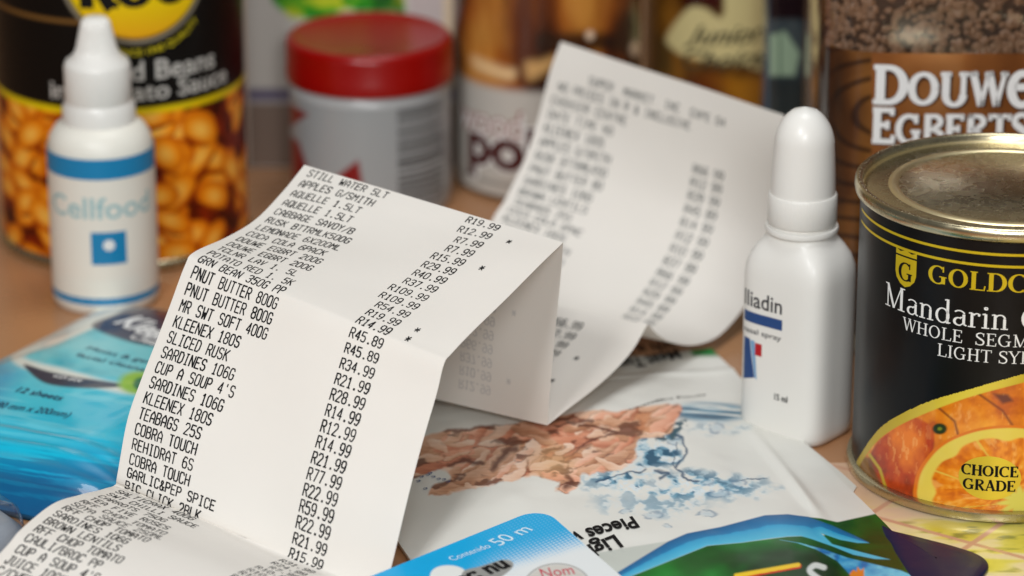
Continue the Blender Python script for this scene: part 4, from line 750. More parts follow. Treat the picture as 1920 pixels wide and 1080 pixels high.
gz = [at(x, y, 1.3) for x, y in g0]; ng = len(gz)
mesh('bottom_gusset', gz + [(p[0], p[1], .3) for p in gz], [tuple(range(ng))] + [(i, (i + 1) % ng, ng + (i + 1) % ng, ng + i) for i in range(ng)], mat('gusset_film', L(216, 214, 206), rough=.3), pou, False)
def surfpt(px, py):
    z = 5.0
    for _ in range(4): p = at(px, py, z); z = float(pouch_z(np.array([p[0]]), np.array([p[1]]))[0])
    return at(px, py, z)[:2]
def pouch_text(body, p0, p1, cap, m, bold=.02, nme='product_lettering', h=.25, capup=None):
    o = surfpt(*p0); e = surfpt(*p1); u = e - o; wd = np.linalg.norm(u); u /= wd; v = np.array([-u[1], u[0]])
    if capup is not None: v = surfpt(*capup) - o; v /= np.linalg.norm(v)
    V, F = text2d(body, bold); W_ = V[:, 0].max()
    def Sp(a, b, hh):
        x = o[0] + u[0] * a + v[0] * b; y = o[1] + u[1] * a + v[1] * b; return np.stack([x, y, pouch_z(x, y) + hh], -1)
    V = np.stack([V[:, 0] / W_ * wd, V[:, 1] / .73 * cap], -1); decal(nme, V, F, Sp, h, m, pou, 1.0)
pouch_text('Pieces w', (1186, 970), (1056, 1004), 7.0, m_ink, .03, capup=(1202, 992))
pouch_text('Light', (1152, 1004), (1072, 1034), 7.0, m_ink, .03, capup=(1168, 1024))
pouch_text('Meat Tuna with', (1268, 655), (1080, 700), 7.6, m_ink, .02, capup=(1285, 680))
pouch_text('with a hint of', (1282, 634), (1080, 676), 6, m_ink, .02, capup=(1300, 655))
pouch_text('serving suggestion', (1322, 740), (1180, 768), 1.6, m_dk, .0, 'small_lettering', capup=(1326, 747))
for k, (x, y) in enumerate(((786, 893), (798, 889), (808, 893), (818, 897), (828, 898), (836, 902), (793, 915), (802, 886), (780, 901))):
    pouch_text('c', (x + 8, y), (x, y + 2), 1.6, m_navy, .02, 'small_lettering')
# ================================================================== DARK BLUE PACKET (under the pouch)
m_dblue = mat('dark_blue_film', L(12, 28, 66), rough=.3, coat=.04, spec=.25, noise=.35, nscale=22, bump=.25, bscale=70)
pts = [(1640, 990), (1660, 999), (1720, 1014), (1790, 1032), (1836, 1048), (1853, 1064), (1846, 1082), (1820, 1110), (1780, 1150), (1700, 1120), (1660, 1050)]
c0 = smooth_pts([at(x, y, .8)[:2] for x, y in pts], 6, True); cc = c0.mean(0); V = []; lv = [(.985, .2), (1.0, .6), (.99, 1.0), (.95, 1.35), (.85, 1.65), (.6, 1.9), (.02, 2.0)]
for f, z in lv: V += [(cc[0] + (p[0] - cc[0]) * f, cc[1] + (p[1] - cc[1]) * f, z + .7) for p in c0]
n = len(c0); F = grid_faces(n, len(lv), wrap=True); F.append(tuple(reversed(range(n))))
bp = mesh('blue_packet', V, F, m_dblue, None); tag(bp, 'shiny dark blue packet with a rounded corner poking out from under the pouch', 'packet')
bp.location = (0, 0, .0001)

# ================================================================== BLUE CARD (blister card)
m_card = mat('blue_card_print', rough=.4, vcol=True, coat=.05, spec=.3)
def plane_pt(px, py):                       # card lies tilted, its far corner resting on the pouch
    return at(px, py, 9.5)
o_ = plane_pt(1016, 951); uu = plane_pt(1030, 962) ; ldir = (plane_pt(705, 1082) - plane_pt(945, 985))[:2]; ldir /= np.linalg.norm(ldir); rdir = (plane_pt(1160, 1082) - plane_pt(1022, 962))[:2]; rdir /= np.linalg.norm(rdir)
o_ = o_[:2]
def card_xy(a, b): return np.stack([o_[0] + ldir[0] * a + rdir[0] * b, o_[1] + ldir[1] * a + rdir[1] * b], -1)
rr_ = 8.0; con = [(0, 70), (0, rr_)] ; con = [(0, 64)] + [(rr_ - rr_ * math.cos(t), rr_ - rr_ * math.sin(t)) for t in np.linspace(0, math.pi / 2, 9)] + [(95, 0), (95, 64)]
NAc, NBc = 320, 210; A, B = np.meshgrid(np.linspace(0, 95, NAc), np.linspace(0, 64, NBc)); A = A.ravel(); B = B.ravel()
mk_ = (A < rr_) & (B < rr_); rad = np.hypot(A - rr_, B - rr_) 
A2, B2 = A.copy(), B.copy(); f_ = np.where(mk_ & (rad > 0), np.maximum(np.abs(A - rr_), np.abs(B - rr_)) / np.maximum(rad, 1e-6), 1)
A2 = np.where(mk_, rr_ + (A - rr_) * f_, A); B2 = np.where(mk_, rr_ + (B - rr_) * f_, B)
xy = card_xy(A2, B2); Vc = np.concatenate([xy, np.full((len(xy), 1), 9.5) ], 1); qx, qy = proj(Vc)
def cardc(px, py):
    n = len(px); t = np.clip(((py - 1010) + (px - 985) * .30) / 62, 0, 1)
    blue = lin((0, 166, 222)); c = np.tile(blue, (n, 1)); gx, gy = A2 / 1.15, B2 / 1.15
    dot = np.hypot(gx - np.round(gx), gy - np.round(gy)); rad_ = .16 + .55 * t
    dm = (1 - sm(dot, rad_ - .12, rad_ + .12)) * sm(px, 860, 960) * (.35 + .65 * t); c = mixc(c, lin((226, 232, 234)), dm); c = mixc(c, lin((226, 230, 230)), sm(t, .55, 1))
    c = mixc(c, lin((228, 230, 226)), inside(sdf(smooth_pts([(806, 1080), (818, 1064), (845, 1060), (870, 1068), (880, 1090), (850, 1110), (815, 1110)], 5, True), px, py), 1.2))
    c = mixc(c, lin((150, 150, 146)), inside(sdf(smooth_pts([(868, 1072), (900, 1062), (940, 1050), (958, 1052), (962, 1062), (945, 1078), (900, 1105), (870, 1100)], 5, True), px, py), 1.2))
    q = np.hypot((px - 1045) / 62, (py - 1100) / 43); c = mixc(c, lin((206, 202, 194)), np.clip((1 - q) * 12, 0, 1)); c = mixc(c, lin((140, 136, 128)), np.exp(-((q - 1) / .03) ** 2) * .8)
    return c
card = empty('dental_floss_card', (float(xy[:, 0].mean()), float(xy[:, 1].mean()), 0), 'bright blue and white packaging card with rounded corner in the foreground', 'packaging card')
mesh('card_front', Vc, [tuple(reversed(f)) if False else f for f in grid_faces(NAc, NBc)], m_card, card, True, cardc(qx, qy))
G = Vc.reshape(NBc, NAc, 3); sk = np.vstack([G[0, ::3], G[::3, -1], G[-1, ::-3], G[::-3, 0]]); nk = len(sk); lo_ = sk.copy(); lo_[:, 2] -= .5
mesh('card_back', np.vstack([sk, lo_]), [(i, (i + 1) % nk, nk + (i + 1) % nk, nk + i) for i in range(nk)] + [tuple(range(nk, 2 * nk))], mat('card_edge', L(200, 216, 222), rough=.5), card, False)
def card_text(body, p0, p1, cap, m, bold=.0, shear=0, nme='volume_lettering'):
    o = plane_pt(*p0)[:2]; u = plane_pt(*p1)[:2] - o; wd = np.linalg.norm(u); u /= wd; v = np.array([-u[1], u[0]]); V, F = text2d(body, bold, shear)
    V = np.stack([V[:, 0] / V[:, 0].max() * wd, V[:, 1] / .73 * cap], -1); decal(nme, V, F, lambda a, b, h: np.stack([o[0] + u[0] * a + v[0] * b, o[1] + u[1] * a + v[1] * b, 0 * a + 9.5 + h], -1), .08, m, card, 5)
m_wsh = mat('pale_print', L(214, 236, 244), rough=.4)
card_text('50 m', (938, 1024), (1000, 994), 4.6, m_wsh, .0); card_text('Contenido', (850, 1052), (922, 1026), 2.6, m_wsh, .0)
card_text(':x: nu', (868, 1096), (962, 1060), 6, m_ink, .04, .2, 'product_lettering'); m_redt = mat('red_lettering', L(196, 60, 80), rough=.4)
card_text('Nom', (1018, 1084), (1080, 1076), 5.5, m_redt, .0, .2, 'product_lettering')

# ================================================================== WET WIPES PACK
m_wipe = mat('aqua_film_print', rough=.34, vcol=True, coat=.6, coat_rough=.05, bump=.35, bscale=60)
K0 = at(205, 533, 8)[:2]; rd = (at(330, 553, 8) - at(215, 533, 8))[:2]; rd /= np.linalg.norm(rd); rd = np.array([math.cos(math.radians(-25)), math.sin(math.radians(-25))]); ld = np.array([math.cos(math.radians(-121)), math.sin(math.radians(-121))])
WL, WW = 140.0, 92.0
def wz(a, b):
    s = a / WW; t = b / WL; e = np.clip(np.minimum(s, 1 - s) / .28, 0, 1); g = np.clip(np.minimum(t, 1 - t) / .2, 0, 1)
    return 1.5 + 9.5 * (1 - (1 - e) ** 2) * (1 - (1 - g) ** 2.2) + .8 * (fbm(a * .05, b * .05, 3, 101) - .5) +   .22 * np.sin(b * .9 + 2 * fbm(a * .03, b * .05, 2, 3)) * sm(t, .74, .8) + .25 * np.sin(a * .4 + b * .3) * (1 - e)
NAw, NBw = 300, 380; A, B = np.meshgrid(np.linspace(0, WW, NAw), np.linspace(0, WL, NBw)); A = A.ravel(); B = B.ravel()
Vw = np.stack([K0[0] + rd[0] * A + ld[0] * B, K0[1] + rd[1] * A + ld[1] * B, wz(A, B)], -1); qx, qy = proj(Vw)
def wipec(px, py):
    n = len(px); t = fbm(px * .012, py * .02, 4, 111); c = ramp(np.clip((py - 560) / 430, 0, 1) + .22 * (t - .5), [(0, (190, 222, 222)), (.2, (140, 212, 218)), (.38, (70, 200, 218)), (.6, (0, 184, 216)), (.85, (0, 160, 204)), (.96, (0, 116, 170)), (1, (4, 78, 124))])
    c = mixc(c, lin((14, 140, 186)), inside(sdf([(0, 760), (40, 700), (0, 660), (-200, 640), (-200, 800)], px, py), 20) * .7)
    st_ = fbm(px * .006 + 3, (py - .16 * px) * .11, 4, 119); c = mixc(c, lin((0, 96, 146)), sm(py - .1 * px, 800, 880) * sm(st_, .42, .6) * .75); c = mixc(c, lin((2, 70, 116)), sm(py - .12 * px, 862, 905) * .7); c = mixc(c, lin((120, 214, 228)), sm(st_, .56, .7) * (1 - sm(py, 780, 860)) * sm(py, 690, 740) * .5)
    rim = smooth_pts([(30, 668), (70, 650), (150, 622), (200, 596), (240, 572), (300, 568), (420, 590), (460, 700), (340, 722), (230, 728), (120, 700), (60, 686)], 4, True)
    c = mixc(c, lin((226, 228, 216)), inside(np.abs(sdf(rim, px, py)) - 9, 5)); c = mixc(c, lin((228, 230, 220)), inside(sdf([(60, 640), (150, 570), (260, 536), (420, 560), (430, 590), (300, 566), (240, 572), (190, 600), (140, 622)], px, py), 9) * .85)
    inn = smooth_pts([(48, 668), (100, 648), (160, 622), (210, 598), (250, 580), (320, 576), (430, 600), (440, 690), (300, 716), (200, 708), (110, 686)], 4, True); c = mixc(c, ramp(t + .1, [(.3, (30, 160, 178)), (.6, (104, 200, 208)), (.9, (130, 208, 212))]), inside(sdf(inn, px, py), 3))
    c = mixc(c, lin((26, 30, 66)), inside(sdf(smooth_pts([(172, 612), (215, 590), (250, 576), (320, 582), (430, 600), (420, 672), (300, 652), (240, 640)], 5, True), px, py), 3))
    c = mixc(c, lin((58, 60, 74)), inside(sdf(smooth_pts([(44, 683), (90, 696), (150, 708), (235, 722), (180, 728), (110, 724), (72, 712)], 4, True), px, py), 2.5))
    q = np.hypot((px - 262) / 40, (py - 718) / 22); c = mixc(c, lin((150, 196, 40)), inside(q - 1 + .5 * (t - .5), .2)); c = mixc(c, lin((20, 110, 60)), inside(np.hypot((px - 268) / 18, (py - 720) / 13) - 1, .2))
    return c
wp = empty('wet_wipes_pack', (float(Vw[:, 0].mean()), float(Vw[:, 1].mean()), 0), 'glossy aqua blue soft pack of wipes lying left of the receipt', 'wipes pack')
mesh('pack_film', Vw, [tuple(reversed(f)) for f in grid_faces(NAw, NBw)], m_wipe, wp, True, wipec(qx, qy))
G = Vw.reshape(NBw, NAw, 3); sk = np.vstack([G[0, ::5], G[::5, -1], G[-1, ::-5], G[::-5, 0]]); nk = len(sk); lo_ = sk.copy(); lo_[:, 2] = .3
mesh('pack_underside', np.vstack([sk, lo_]), [(i, (i + 1) % nk, nk + (i + 1) % nk, nk + i) for i in range(nk)] + [tuple(range(nk, 2 * nk))], mat('deep_blue_film', L(12, 86, 130), rough=.3), wp)
def wsurf(px, py):
    z = 12.
    for _ in range(5):
        p = at(px, py, z)[:2] - K0; M_ = np.array([[rd[0], ld[0]], [rd[1], ld[1]]]); ab = np.linalg.solve(M_, p); z = float(wz(np.array([ab[0]]), np.array([ab[1]]))[0])
    return ab
M_ = np.array([[rd[0], ld[0]], [rd[1], ld[1]]])
def wipe_text(body, p0, p1, cap, m, bold=.0, nme='small_lettering', shear=0):
    q0, q1 = wsurf(*p0), wsurf(*p1); o = M_ @ q0; e = M_ @ q1; u = e - o; wd = np.linalg.norm(u); u /= wd; v = np.array([-u[1], u[0]]); V, F = text2d(body, bold, shear); Mi = np.linalg.inv(M_)
    def Sp(a, b, hh):
        x = o[0] + u[0] * a + v[0] * b; y = o[1] + u[1] * a + v[1] * b; aa = Mi[0, 0] * x + Mi[0, 1] * y; bb = Mi[1, 0] * x + Mi[1, 1] * y
        return np.stack([x + K0[0], y + K0[1], wz(aa, bb) + hh], -1)
    V = np.stack([V[:, 0] / V[:, 0].max() * wd, V[:, 1] / .73 * cap], -1); decal(nme, V, F, Sp, .2, m, wp, 1.5)
m_blk = mat('dark_blue_print', L(22, 44, 84), rough=.4)
wipe_text('Kleenex', (213, 606), (352, 660), 9, m_white, .03, 'brand_lettering', .2); wipe_text('Clean', (240, 634), (300, 652), 4, m_white, .02)
wipe_text('Moist & gentle', (160, 655), (310, 690), 2.6, m_blk); wipe_text('facial cleansing', (140, 668), (300, 704), 2.6, m_blk)
wipe_text('with aloe', (96, 708), (150, 718), 3.0, m_white); wipe_text('12 sheets', (28, 735), (112, 752), 3.6, m_blk, .01); wipe_text('(190 mm x 200mm)', (-26, 762), (126, 784), 4.2, m_blk, .0)

# ================================================================== CLEAR BLISTER PACK bottom left
m_clear = thin_glass('clear_plastic', (.86, .88, .90, 1), .12); m_greyp = mat('grey_card', L(170, 176, 184), rough=.4, noise=.12, nscale=30)
bc = np.array([-148., 866., 0]); bl = empty('clear_blister_pack', (bc[0], bc[1], 0), 'clear plastic blister pack on grey card at the lower left corner', 'blister pack')
ax_ = math.radians(-33); el0 = superell(50, 46, 2.6, ax_, 96)
V = []; lv = [(1.0, .6), (1.0, 1.6), (.985, 1.9), (.97, 2.2), (.95, 5.5), (.92, 7.6), (.86, 8.8), (.7, 9.6), (.4, 10.0), (.02, 10.2)]
for f, z in lv: V += [(bc[0] + x * f, bc[1] + y * f, z + (.25 * math.sin(i * .7) if .5 < f < .95 else 0)) for i, (x, y) in enumerate(el0)]
F = grid_faces(96, len(lv), wrap=True); F.append(tuple(reversed(range(96)))); o = mesh('plastic_bubble', V, F, m_clear, bl); sharp(o, 40)
V = []; 
for f, z in ((.96, .8), (.96, 1.5), (.80, 5.2), (.70, 6.2), (.02, 6.4)): V += [(bc[0] + x * f, bc[1] + y * f, z) for x, y in el0]
F = grid_faces(96, 5, wrap=True); mesh('grey_insert', V, F, m_greyp, bl)

# ================================================================== DROPPER BOTTLE
dD = 1040.0; dx = xat(190, dD, 40); sc_ = lambda hw: hw / FPX * (dD * CF[1] + (CAMZ - 40) * -CF[2])
dr = empty('dropper_bottle', (dx, dD, 0), 'small white dropper bottle with blue band standing before the bean tin', 'bottle')
def zz(py): return zat(py, dD)
m_ivory = mat('ivory_plastic', L(232, 229, 218), rough=.4, noise=.02)
lathe('bottle_body', [(sc_(94), .2), (sc_(100), 1.5), (sc_(101), 5), (sc_(99), zz(300)), (sc_(98), zz(268)), (sc_(94), zz(250)), (sc_(84), zz(234)), (sc_(70), zz(224))], (dx, dD), m_ivory, dr)
lathe('neck_ring', [(sc_(60), zz(232)), (sc_(68), zz(226)), (sc_(68), zz(196)), (sc_(62), zz(186))], (dx, dD), m_plastic2, dr)
capm = lathe('screw_cap', [(sc_(60), zz(190)), (sc_(62), zz(186)), (sc_(62), zz(122)), (sc_(58), zz(112)), (sc_(44), zz(102)), (sc_(38), zz(88)), (sc_(30), zz(52)), (sc_(27), zz(40)), (sc_(21), zz(33)), (sc_(6), zz(31))], (dx, dD), m_plastic2, dr, 216, rib=.10)
Sd = Wall(circle(sc_(100)), (dx, dD)); m_lab = mat('cream_label', L(232, 226, 214), rough=.45); m_cy = mat('cyan_blue_print', L(24, 128, 178), rough=.4); m_pale = mat('faded_grey_print', L(160, 192, 194), rough=.5)
def dh(px, py): return Sd.hit(px, py, 30)
bT = dh(190, 338)[1]; bB = 2.6
sheet('label', Sd, -30, 30, bB, dh(190, 303)[1], 61, 3, .10, m_lab, dr); sheet('blue_band', Sd, -30, 30, dh(190, 338)[1], dh(190, 300)[1], 61, 3, .16, m_cy, dr); sheet('blue_band', Sd, -30, 30, 3.4, 5.6, 61, 3, .16, m_cy, dr)
V, F = text2d('Cellfood', .015); a0, b0 = dh(101, 380); a1 = dh(278, 380)[0]; V = np.stack([V[:, 0] / V[:, 0].max() * (a1 - a0) + a0, V[:, 1] / .73 * 6.6 + b0 - 2.4], -1); decal('brand_lettering', V, F, Sd, .16, m_pale, dr, 2)
a0, b0 = dh(170, 436); a1, b1 = dh(238, 492); V, F = poly2d([(a0, b0), (a1, b0), (a1, b1), (a0, b1)]); decal('blue_square', V, F, Sd, .16, m_cy, dr, 1.5)
cm = (a0 + a1) / 2, (b0 + b1) / 2; V, F = poly2d([(cm[0] + 1.7 * math.cos(t / 16 * 2 * math.pi), cm[1] + 1.0 + 1.7 * math.sin(t / 16 * 2 * math.pi)) for t in range(16)]); decal('square_emblem', V, F, Sd, .22, m_white, dr, 2)
# ================================================================== BAKED BEAN TIN
kD = 1098.0; kx = xat(226, kD, 50); kR = 37.6; koo = empty('bean_tin', (kx, kD, 0), 'large black and orange tin of baked beans at the far left', 'tin')
lathe('tin_body', [(kR - 2, 1), (kR, 2.6), (kR, 107), (kR - 2, 109)], (kx, kD), m_rim, koo, 96)
lathe('bottom_rim', [(kR - 2, .4), (kR + .6, 0), (kR + 1.2, 1.2), (kR + .7, 2.8), (kR - .5, 3.4)], (kx, kD), m_rim, koo, 96, caps=False)
lathe('top_rim', [(kR - .5, 106.6), (kR + 1, 107), (kR + 1.2, 108.6), (kR + .5, 110), (kR - .8, 109.6), (kR - 1.4, 107)], (kx, kD), m_rim, koo, 96, caps=False)
lathe('lid', [(kR - 1, 108.5), (kR - 2, 106.4), (kR - 8, 106.6), (kR - 9, 107.2), (kR - 10, 106.6), (1, 106.4)], (kx, kD), m_gold, koo, 96, caps=False)
Sk = Wall(circle(kR), (kx, kD))
def kh(px, py): return Sk.hit(px, py, 58)
by = kh(226, 212)[1]
BE = [(RNG.uniform(-60, 60), RNG.uniform(0, 58), RNG.uniform(-.9, .9), RNG.uniform(6.4, 8.6), RNG.uniform(4.2, 5.4), RNG.rand()) for _ in range(125)]
ccx, ccy = kh(258, 20); crr = 23.0; ccy = kh(258, 77)[1] + crr
def kcol(px, py, A, B):
    n = len(A); t = fbm(A * .3, B * .3, 3, 121); bean = ramp(t, [(.3, (58, 10, 0)), (.7, (130, 36, 2))])
    for (a, b, r, ra_, rb_, k) in BE:
        dx_, dy_ = A - a, B - b; m0 = (np.abs(dx_) < 10) & (np.abs(dy_) < 10)
        if not m0.any(): continue
        x_ = dx_[m0] * math.cos(r) + dy_[m0] * math.sin(r); y_ = -dx_[m0] * math.sin(r) + dy_[m0] * math.cos(r); q = np.hypot(x_ / ra_, y_ / rb_)
        colr = ramp(np.clip(1.05 - q * .8 - .25 * (y_ < -.6 * rb_) + .15 * (k - .5), 0, 1), [(0, (104, 22, 0)), (.25, (200, 90, 4)), (.55, (240, 144, 16)), (1, (255, 196, 84))])
        bean[m0] = mixc(bean[m0], colr, np.clip((1.02 - q) * 7, 0, 1))
    black = np.tile(lin((12, 10, 9)), (n, 1)); c = mixc(bean, black, sm(B, by - .3, by + .3))
    c = mixc(c, lin((222, 196, 10)), inside(np.abs(B - by - .2) - 1.0, .4))
    q = np.hypot(A - ccx, B - ccy); c = mixc(c, lin((150, 140, 120)), inside(q - crr - .7, .4)); c = mixc(c, lin((14, 12, 10)), inside(q - crr + .2, .3))
    c = mixc(c, ramp(np.clip((ccy - B) / crr, -1, 1), [(-1, (236, 206, 20)), (.5, (228, 196, 10)), (1, (226, 158, 20))]), inside(q - crr + .9, .4))
    c = mixc(c, lin((120, 84, 40)), inside(np.abs(B - (kh(60, 30)[1]) - .012 * (A + 20) ** 2 * 0) - .6, .4) * (A < ccx - crr * .75)); return c
m_klab = mat('bean_tin_print', rough=.4, vcol=True, coat=.03, spec=.2); sheet('label', Sk, -Sk.len / 2, Sk.len / 2 - .01, 3.4, 106.5, 520, 240, .15, m_klab, koo, kcol)
def k_text(body, px, py, px2, cap, m, bold=.015, arch=None, nme='product_lettering', h=.26):
    a0, b0 = kh(px, py); a1, _ = kh(px2, py); V, F = text2d(body, bold); V = np.stack([V[:, 0] / V[:, 0].max() * (a1 - a0) + a0, V[:, 1] / .73 * cap + b0], -1); decal(nme, V, F, Sk, h, m, koo, 2)
m_gw = mat('soft_white_print', L(190, 188, 182), rough=.4)
V, F = serif_text('KOO', .34, .16, -.02); wd = V[:, 0].max(); kb = kh(258, 14)[1]; V = np.stack([V[:, 0] / wd * 34 + ccx - 17, V[:, 1] * 15 + kb], -1); decal('brand_lettering', V, F, Sk, .24, m_ink, koo, 2)
k_text('Baked Beans', 135, 150, 402, 6.2, m_gw); k_text('in Tomato Sauce', 96, 182, 424, 5.6, m_gw)
# little yellow words under the circle, following its curve
m_ybr = mat('yellow_print', L(206, 190, 20), rough=.4); V, F = text2d('SINCE 1940 QUALITY', .01); V, F = split_tris(V, F, .3); V = np.array(V); V = V / V[:, 0].max()
ang = np.radians(-105 + 60 * V[:, 0]); rr_k = crr + 2.0 + 2.6 + (V[:, 1] * 26 - 0) - 2.2; V = np.stack([ccx + rr_k * np.cos(ang) * 1.0, ccy + (crr + 4.4 - V[:, 1] * 26) * np.sin(ang)], -1)
ang2 = ang; V[:, 0] = ccx + (crr + 4.4 - (rr_k - crr - 2.4)) * np.cos(ang2); decal('slogan_lettering', V, F, Sk, .25, m_ybr, koo, 2)

# ================================================================== RED-LIDDED JAR
rD = 1128.0; rx = xat(694, rD, 30); rs = lambda hw: hw / FPX * (rD * CF[1] + (CAMZ - 40) * -CF[2]); rj = empty('spice_jar', (rx, rD, 0), 'small grey and white jar with a red screw lid', 'jar')
m_redlid = mat('red_plastic', L(146, 10, 5), rough=.3, coat=.1, spec=.35, noise=.08, nscale=25); m_jar = mat('grey_jar_label', rough=.3, vcol=True, coat=.3)
zt = zat(62, rD); zb = CAMZ - (rD - 25) * math.tan(PITCH + math.atan((186 - 540) / FPX)); r0 = rs(157)
lathe('screw_lid', [(r0 - 1, zb), (r0, zb + .4), (r0 + .1, zb + 4), (r0 - .1, zb + 4.4), (r0 - .1, zt - 2.4), (r0 - .6, zt - 1.0), (r0 - 1.6, zt - .2), (r0 - 2.6, zt), (r0 - 3.6, zt - .8), (r0 - 8, zt - 1.8), (2, zt - 2.2)], (rx, rD), m_redlid, rj, 96)
lathe('jar_body', [(r0 - 3, .2), (r0 - 1.6, .8), (r0 - 1.1, 2.5), (r0 - 1.1, zb - 3), (r0 - 2, zb - 1.2), (r0 - 3, zb + .5)], (rx, rD), mat('grey_plastic', L(176, 178, 178), rough=.3), rj, 96)
Sr2 = Wall(circle(r0 - 1.1), (rx, rD))
def jcol(px, py, A, B):
    n = len(A); c = np.tile(lin((158, 162, 163)), (n, 1)); red = lin((130, 14, 18))
    a0 = Sr2.hit(545, 250, 38)[0]; a1 = Sr2.hit(580, 250, 38)[0]; b = Sr2.hit(694, 205, 38)[1]
    for pts in ([(537, 190), (578, 215), (540, 240)], [(537, 250), (560, 265), (578, 320), (545, 345), (530, 340)], [(612, 345), (672, 300), (680, 345)], [(555, 400), (612, 345), (690, 350), (690, 420)]):
        c = mixc(c, red, inside(sdf(pts, px, py), 3))
    a2 = Sr2.hit(745, 250, 38)[0]; bars = ((B * 1.05 + .3 * np.sin(np.floor(B * 1.05) * 7)) % 1) < .42 + .25 * np.sin(np.floor(B * 1.05) * 3.7); c = mixc(c, lin((16, 16, 18)), bars * (A > a2) * (A < a2 + 19) * (B < 38) * (B > 3) * .95); return c  # printed bars, darkened to stand in for shade on this side
sheet('label', Sr2, -Sr2.len / 2, Sr2.len / 2 - .01, 3, zb - 3.4, 420, 130, .12, m_jar, rj, jcol)
# ================================================================== WOOD POLISH BOTTLE
pD = 1152.0; px_ = xat(1026, pD, 40); pR = 176 / FPX * (pD * CF[1] + 350 * -CF[2]); pol = empty('polish_bottle', (px_, pD, 0), 'tall polish canister with brown wood picture and painted glints over a pale label', 'canister')
m_can = mat('canister_metal', L(180, 180, 176), rough=.25, metal=.6); lathe('canister_body', [(pR - 2, .2), (pR, 1.4), (pR, 116), (pR - 3, 121), (pR - 12, 126), (pR - 18, 128)], (px_, pD), m_can, pol, 96)
Sp_ = Wall(circle(pR), (px_, pD)); by2 = Sp_.hit(1026, 175, 45)[1]
def pcol(px, py, A, B):  # glints and see-through depth are put into the print colour
    n = len(px); t = fbm(A * .09, B * .03, 4, 131); c = ramp(t + .12 * np.sin(px * .03), [(.25, (44, 16, 5)), (.45, (104, 48, 14)), (.62, (160, 88, 28)), (.85, (206, 140, 62))])
    c = mixc(c, lin((40, 24, 16)), inside(sdf([(1000, 60), (1150, 62), (1170, 20), (1215, 30), (1215, 110), (1150, 95), (990, 100)], px, py), 9) * .9)
    c = mixc(c, lin((92, 42, 18)), inside(sdf([(985, -200), (1010, -200), (1002, 130), (980, 160), (958, 130), (966, 40)], px, py), 9) * .85)
    c = mixc(c, lin((248, 214, 160)), inside(sdf(smooth_pts([(886, 106), (905, 112), (940, 126), (966, 132), (958, 150), (925, 142), (892, 128)], 4, True), px, py), 9) * .85); c = mixc(c, lin((240, 190, 120)), inside(sdf(smooth_pts([(986, 118), (1012, 114), (1040, 106), (1034, 126), (1010, 144), (990, 148)], 4, True), px, py), 9) * .75)  # crescent glints painted in
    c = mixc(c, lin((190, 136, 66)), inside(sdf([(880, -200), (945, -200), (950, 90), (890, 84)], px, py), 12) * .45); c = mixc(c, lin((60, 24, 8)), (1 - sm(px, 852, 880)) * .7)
    c = mixc(c, lin((250, 220, 190)), np.clip(1.6 - np.hypot((px - 1192) / 9, (py - 92) / 13), 0, 1)); c = mixc(c, lin((250, 220, 190)), np.clip(1.4 - np.hypot((px - 1106) / 8, (py - 66) / 9), 0, 1))  # small bright highlights painted in
    lb = sm(-B, -(by2 + 2.2), -(by2 - 1.5)); c = mixc(c, lin((196, 192, 184)), lb); c = mixc(c, lin((120, 116, 112)), inside(np.abs(B - (Sp_.hit(1000, 352, 45)[1])) - .5, .5) * (px > 865) * .8); return c
sheet('label', Sp_, -Sp_.len / 2, Sp_.len / 2 - .01, 2, 116, 500, 300, .12, mat('polish_print_glints', rough=.25, vcol=True, coat=.5), pol, pcol)
m_maroon = mat('maroon_print', L(74, 22, 22), rough=.4); m_pk = mat('rose_brown_print', L(156, 100, 92), rough=.4)
def pt(body, px, py, px2, cap, m, bold, h): 
    a0, b0 = Sp_.hit(px, py, 45); a1, _ = Sp_.hit(px2, py, 45); V, F = text2d(body[0], bold); W_, _f = text2d(body[1], bold); V = np.stack([V[:, 0] / W_[:, 0].max() * (a1 - a0) + a0, V[:, 1] / .73 * cap + b0], -1); decal('product_lettering', V, F, Sp_, h, m, pol, 2)
pt(('wood', 'wood'), 866, 233, 982, 9.5, m_pk, .045, .2); pt(('wood', 'wood'), 866, 233, 982, 9.5, m_white, .0, .26); pt(('polish', 'po'), 880, 296, 985, 14, m_white, .075, .2); pt(('polish', 'po'), 880, 296, 985, 14, m_maroon, .04, .26)
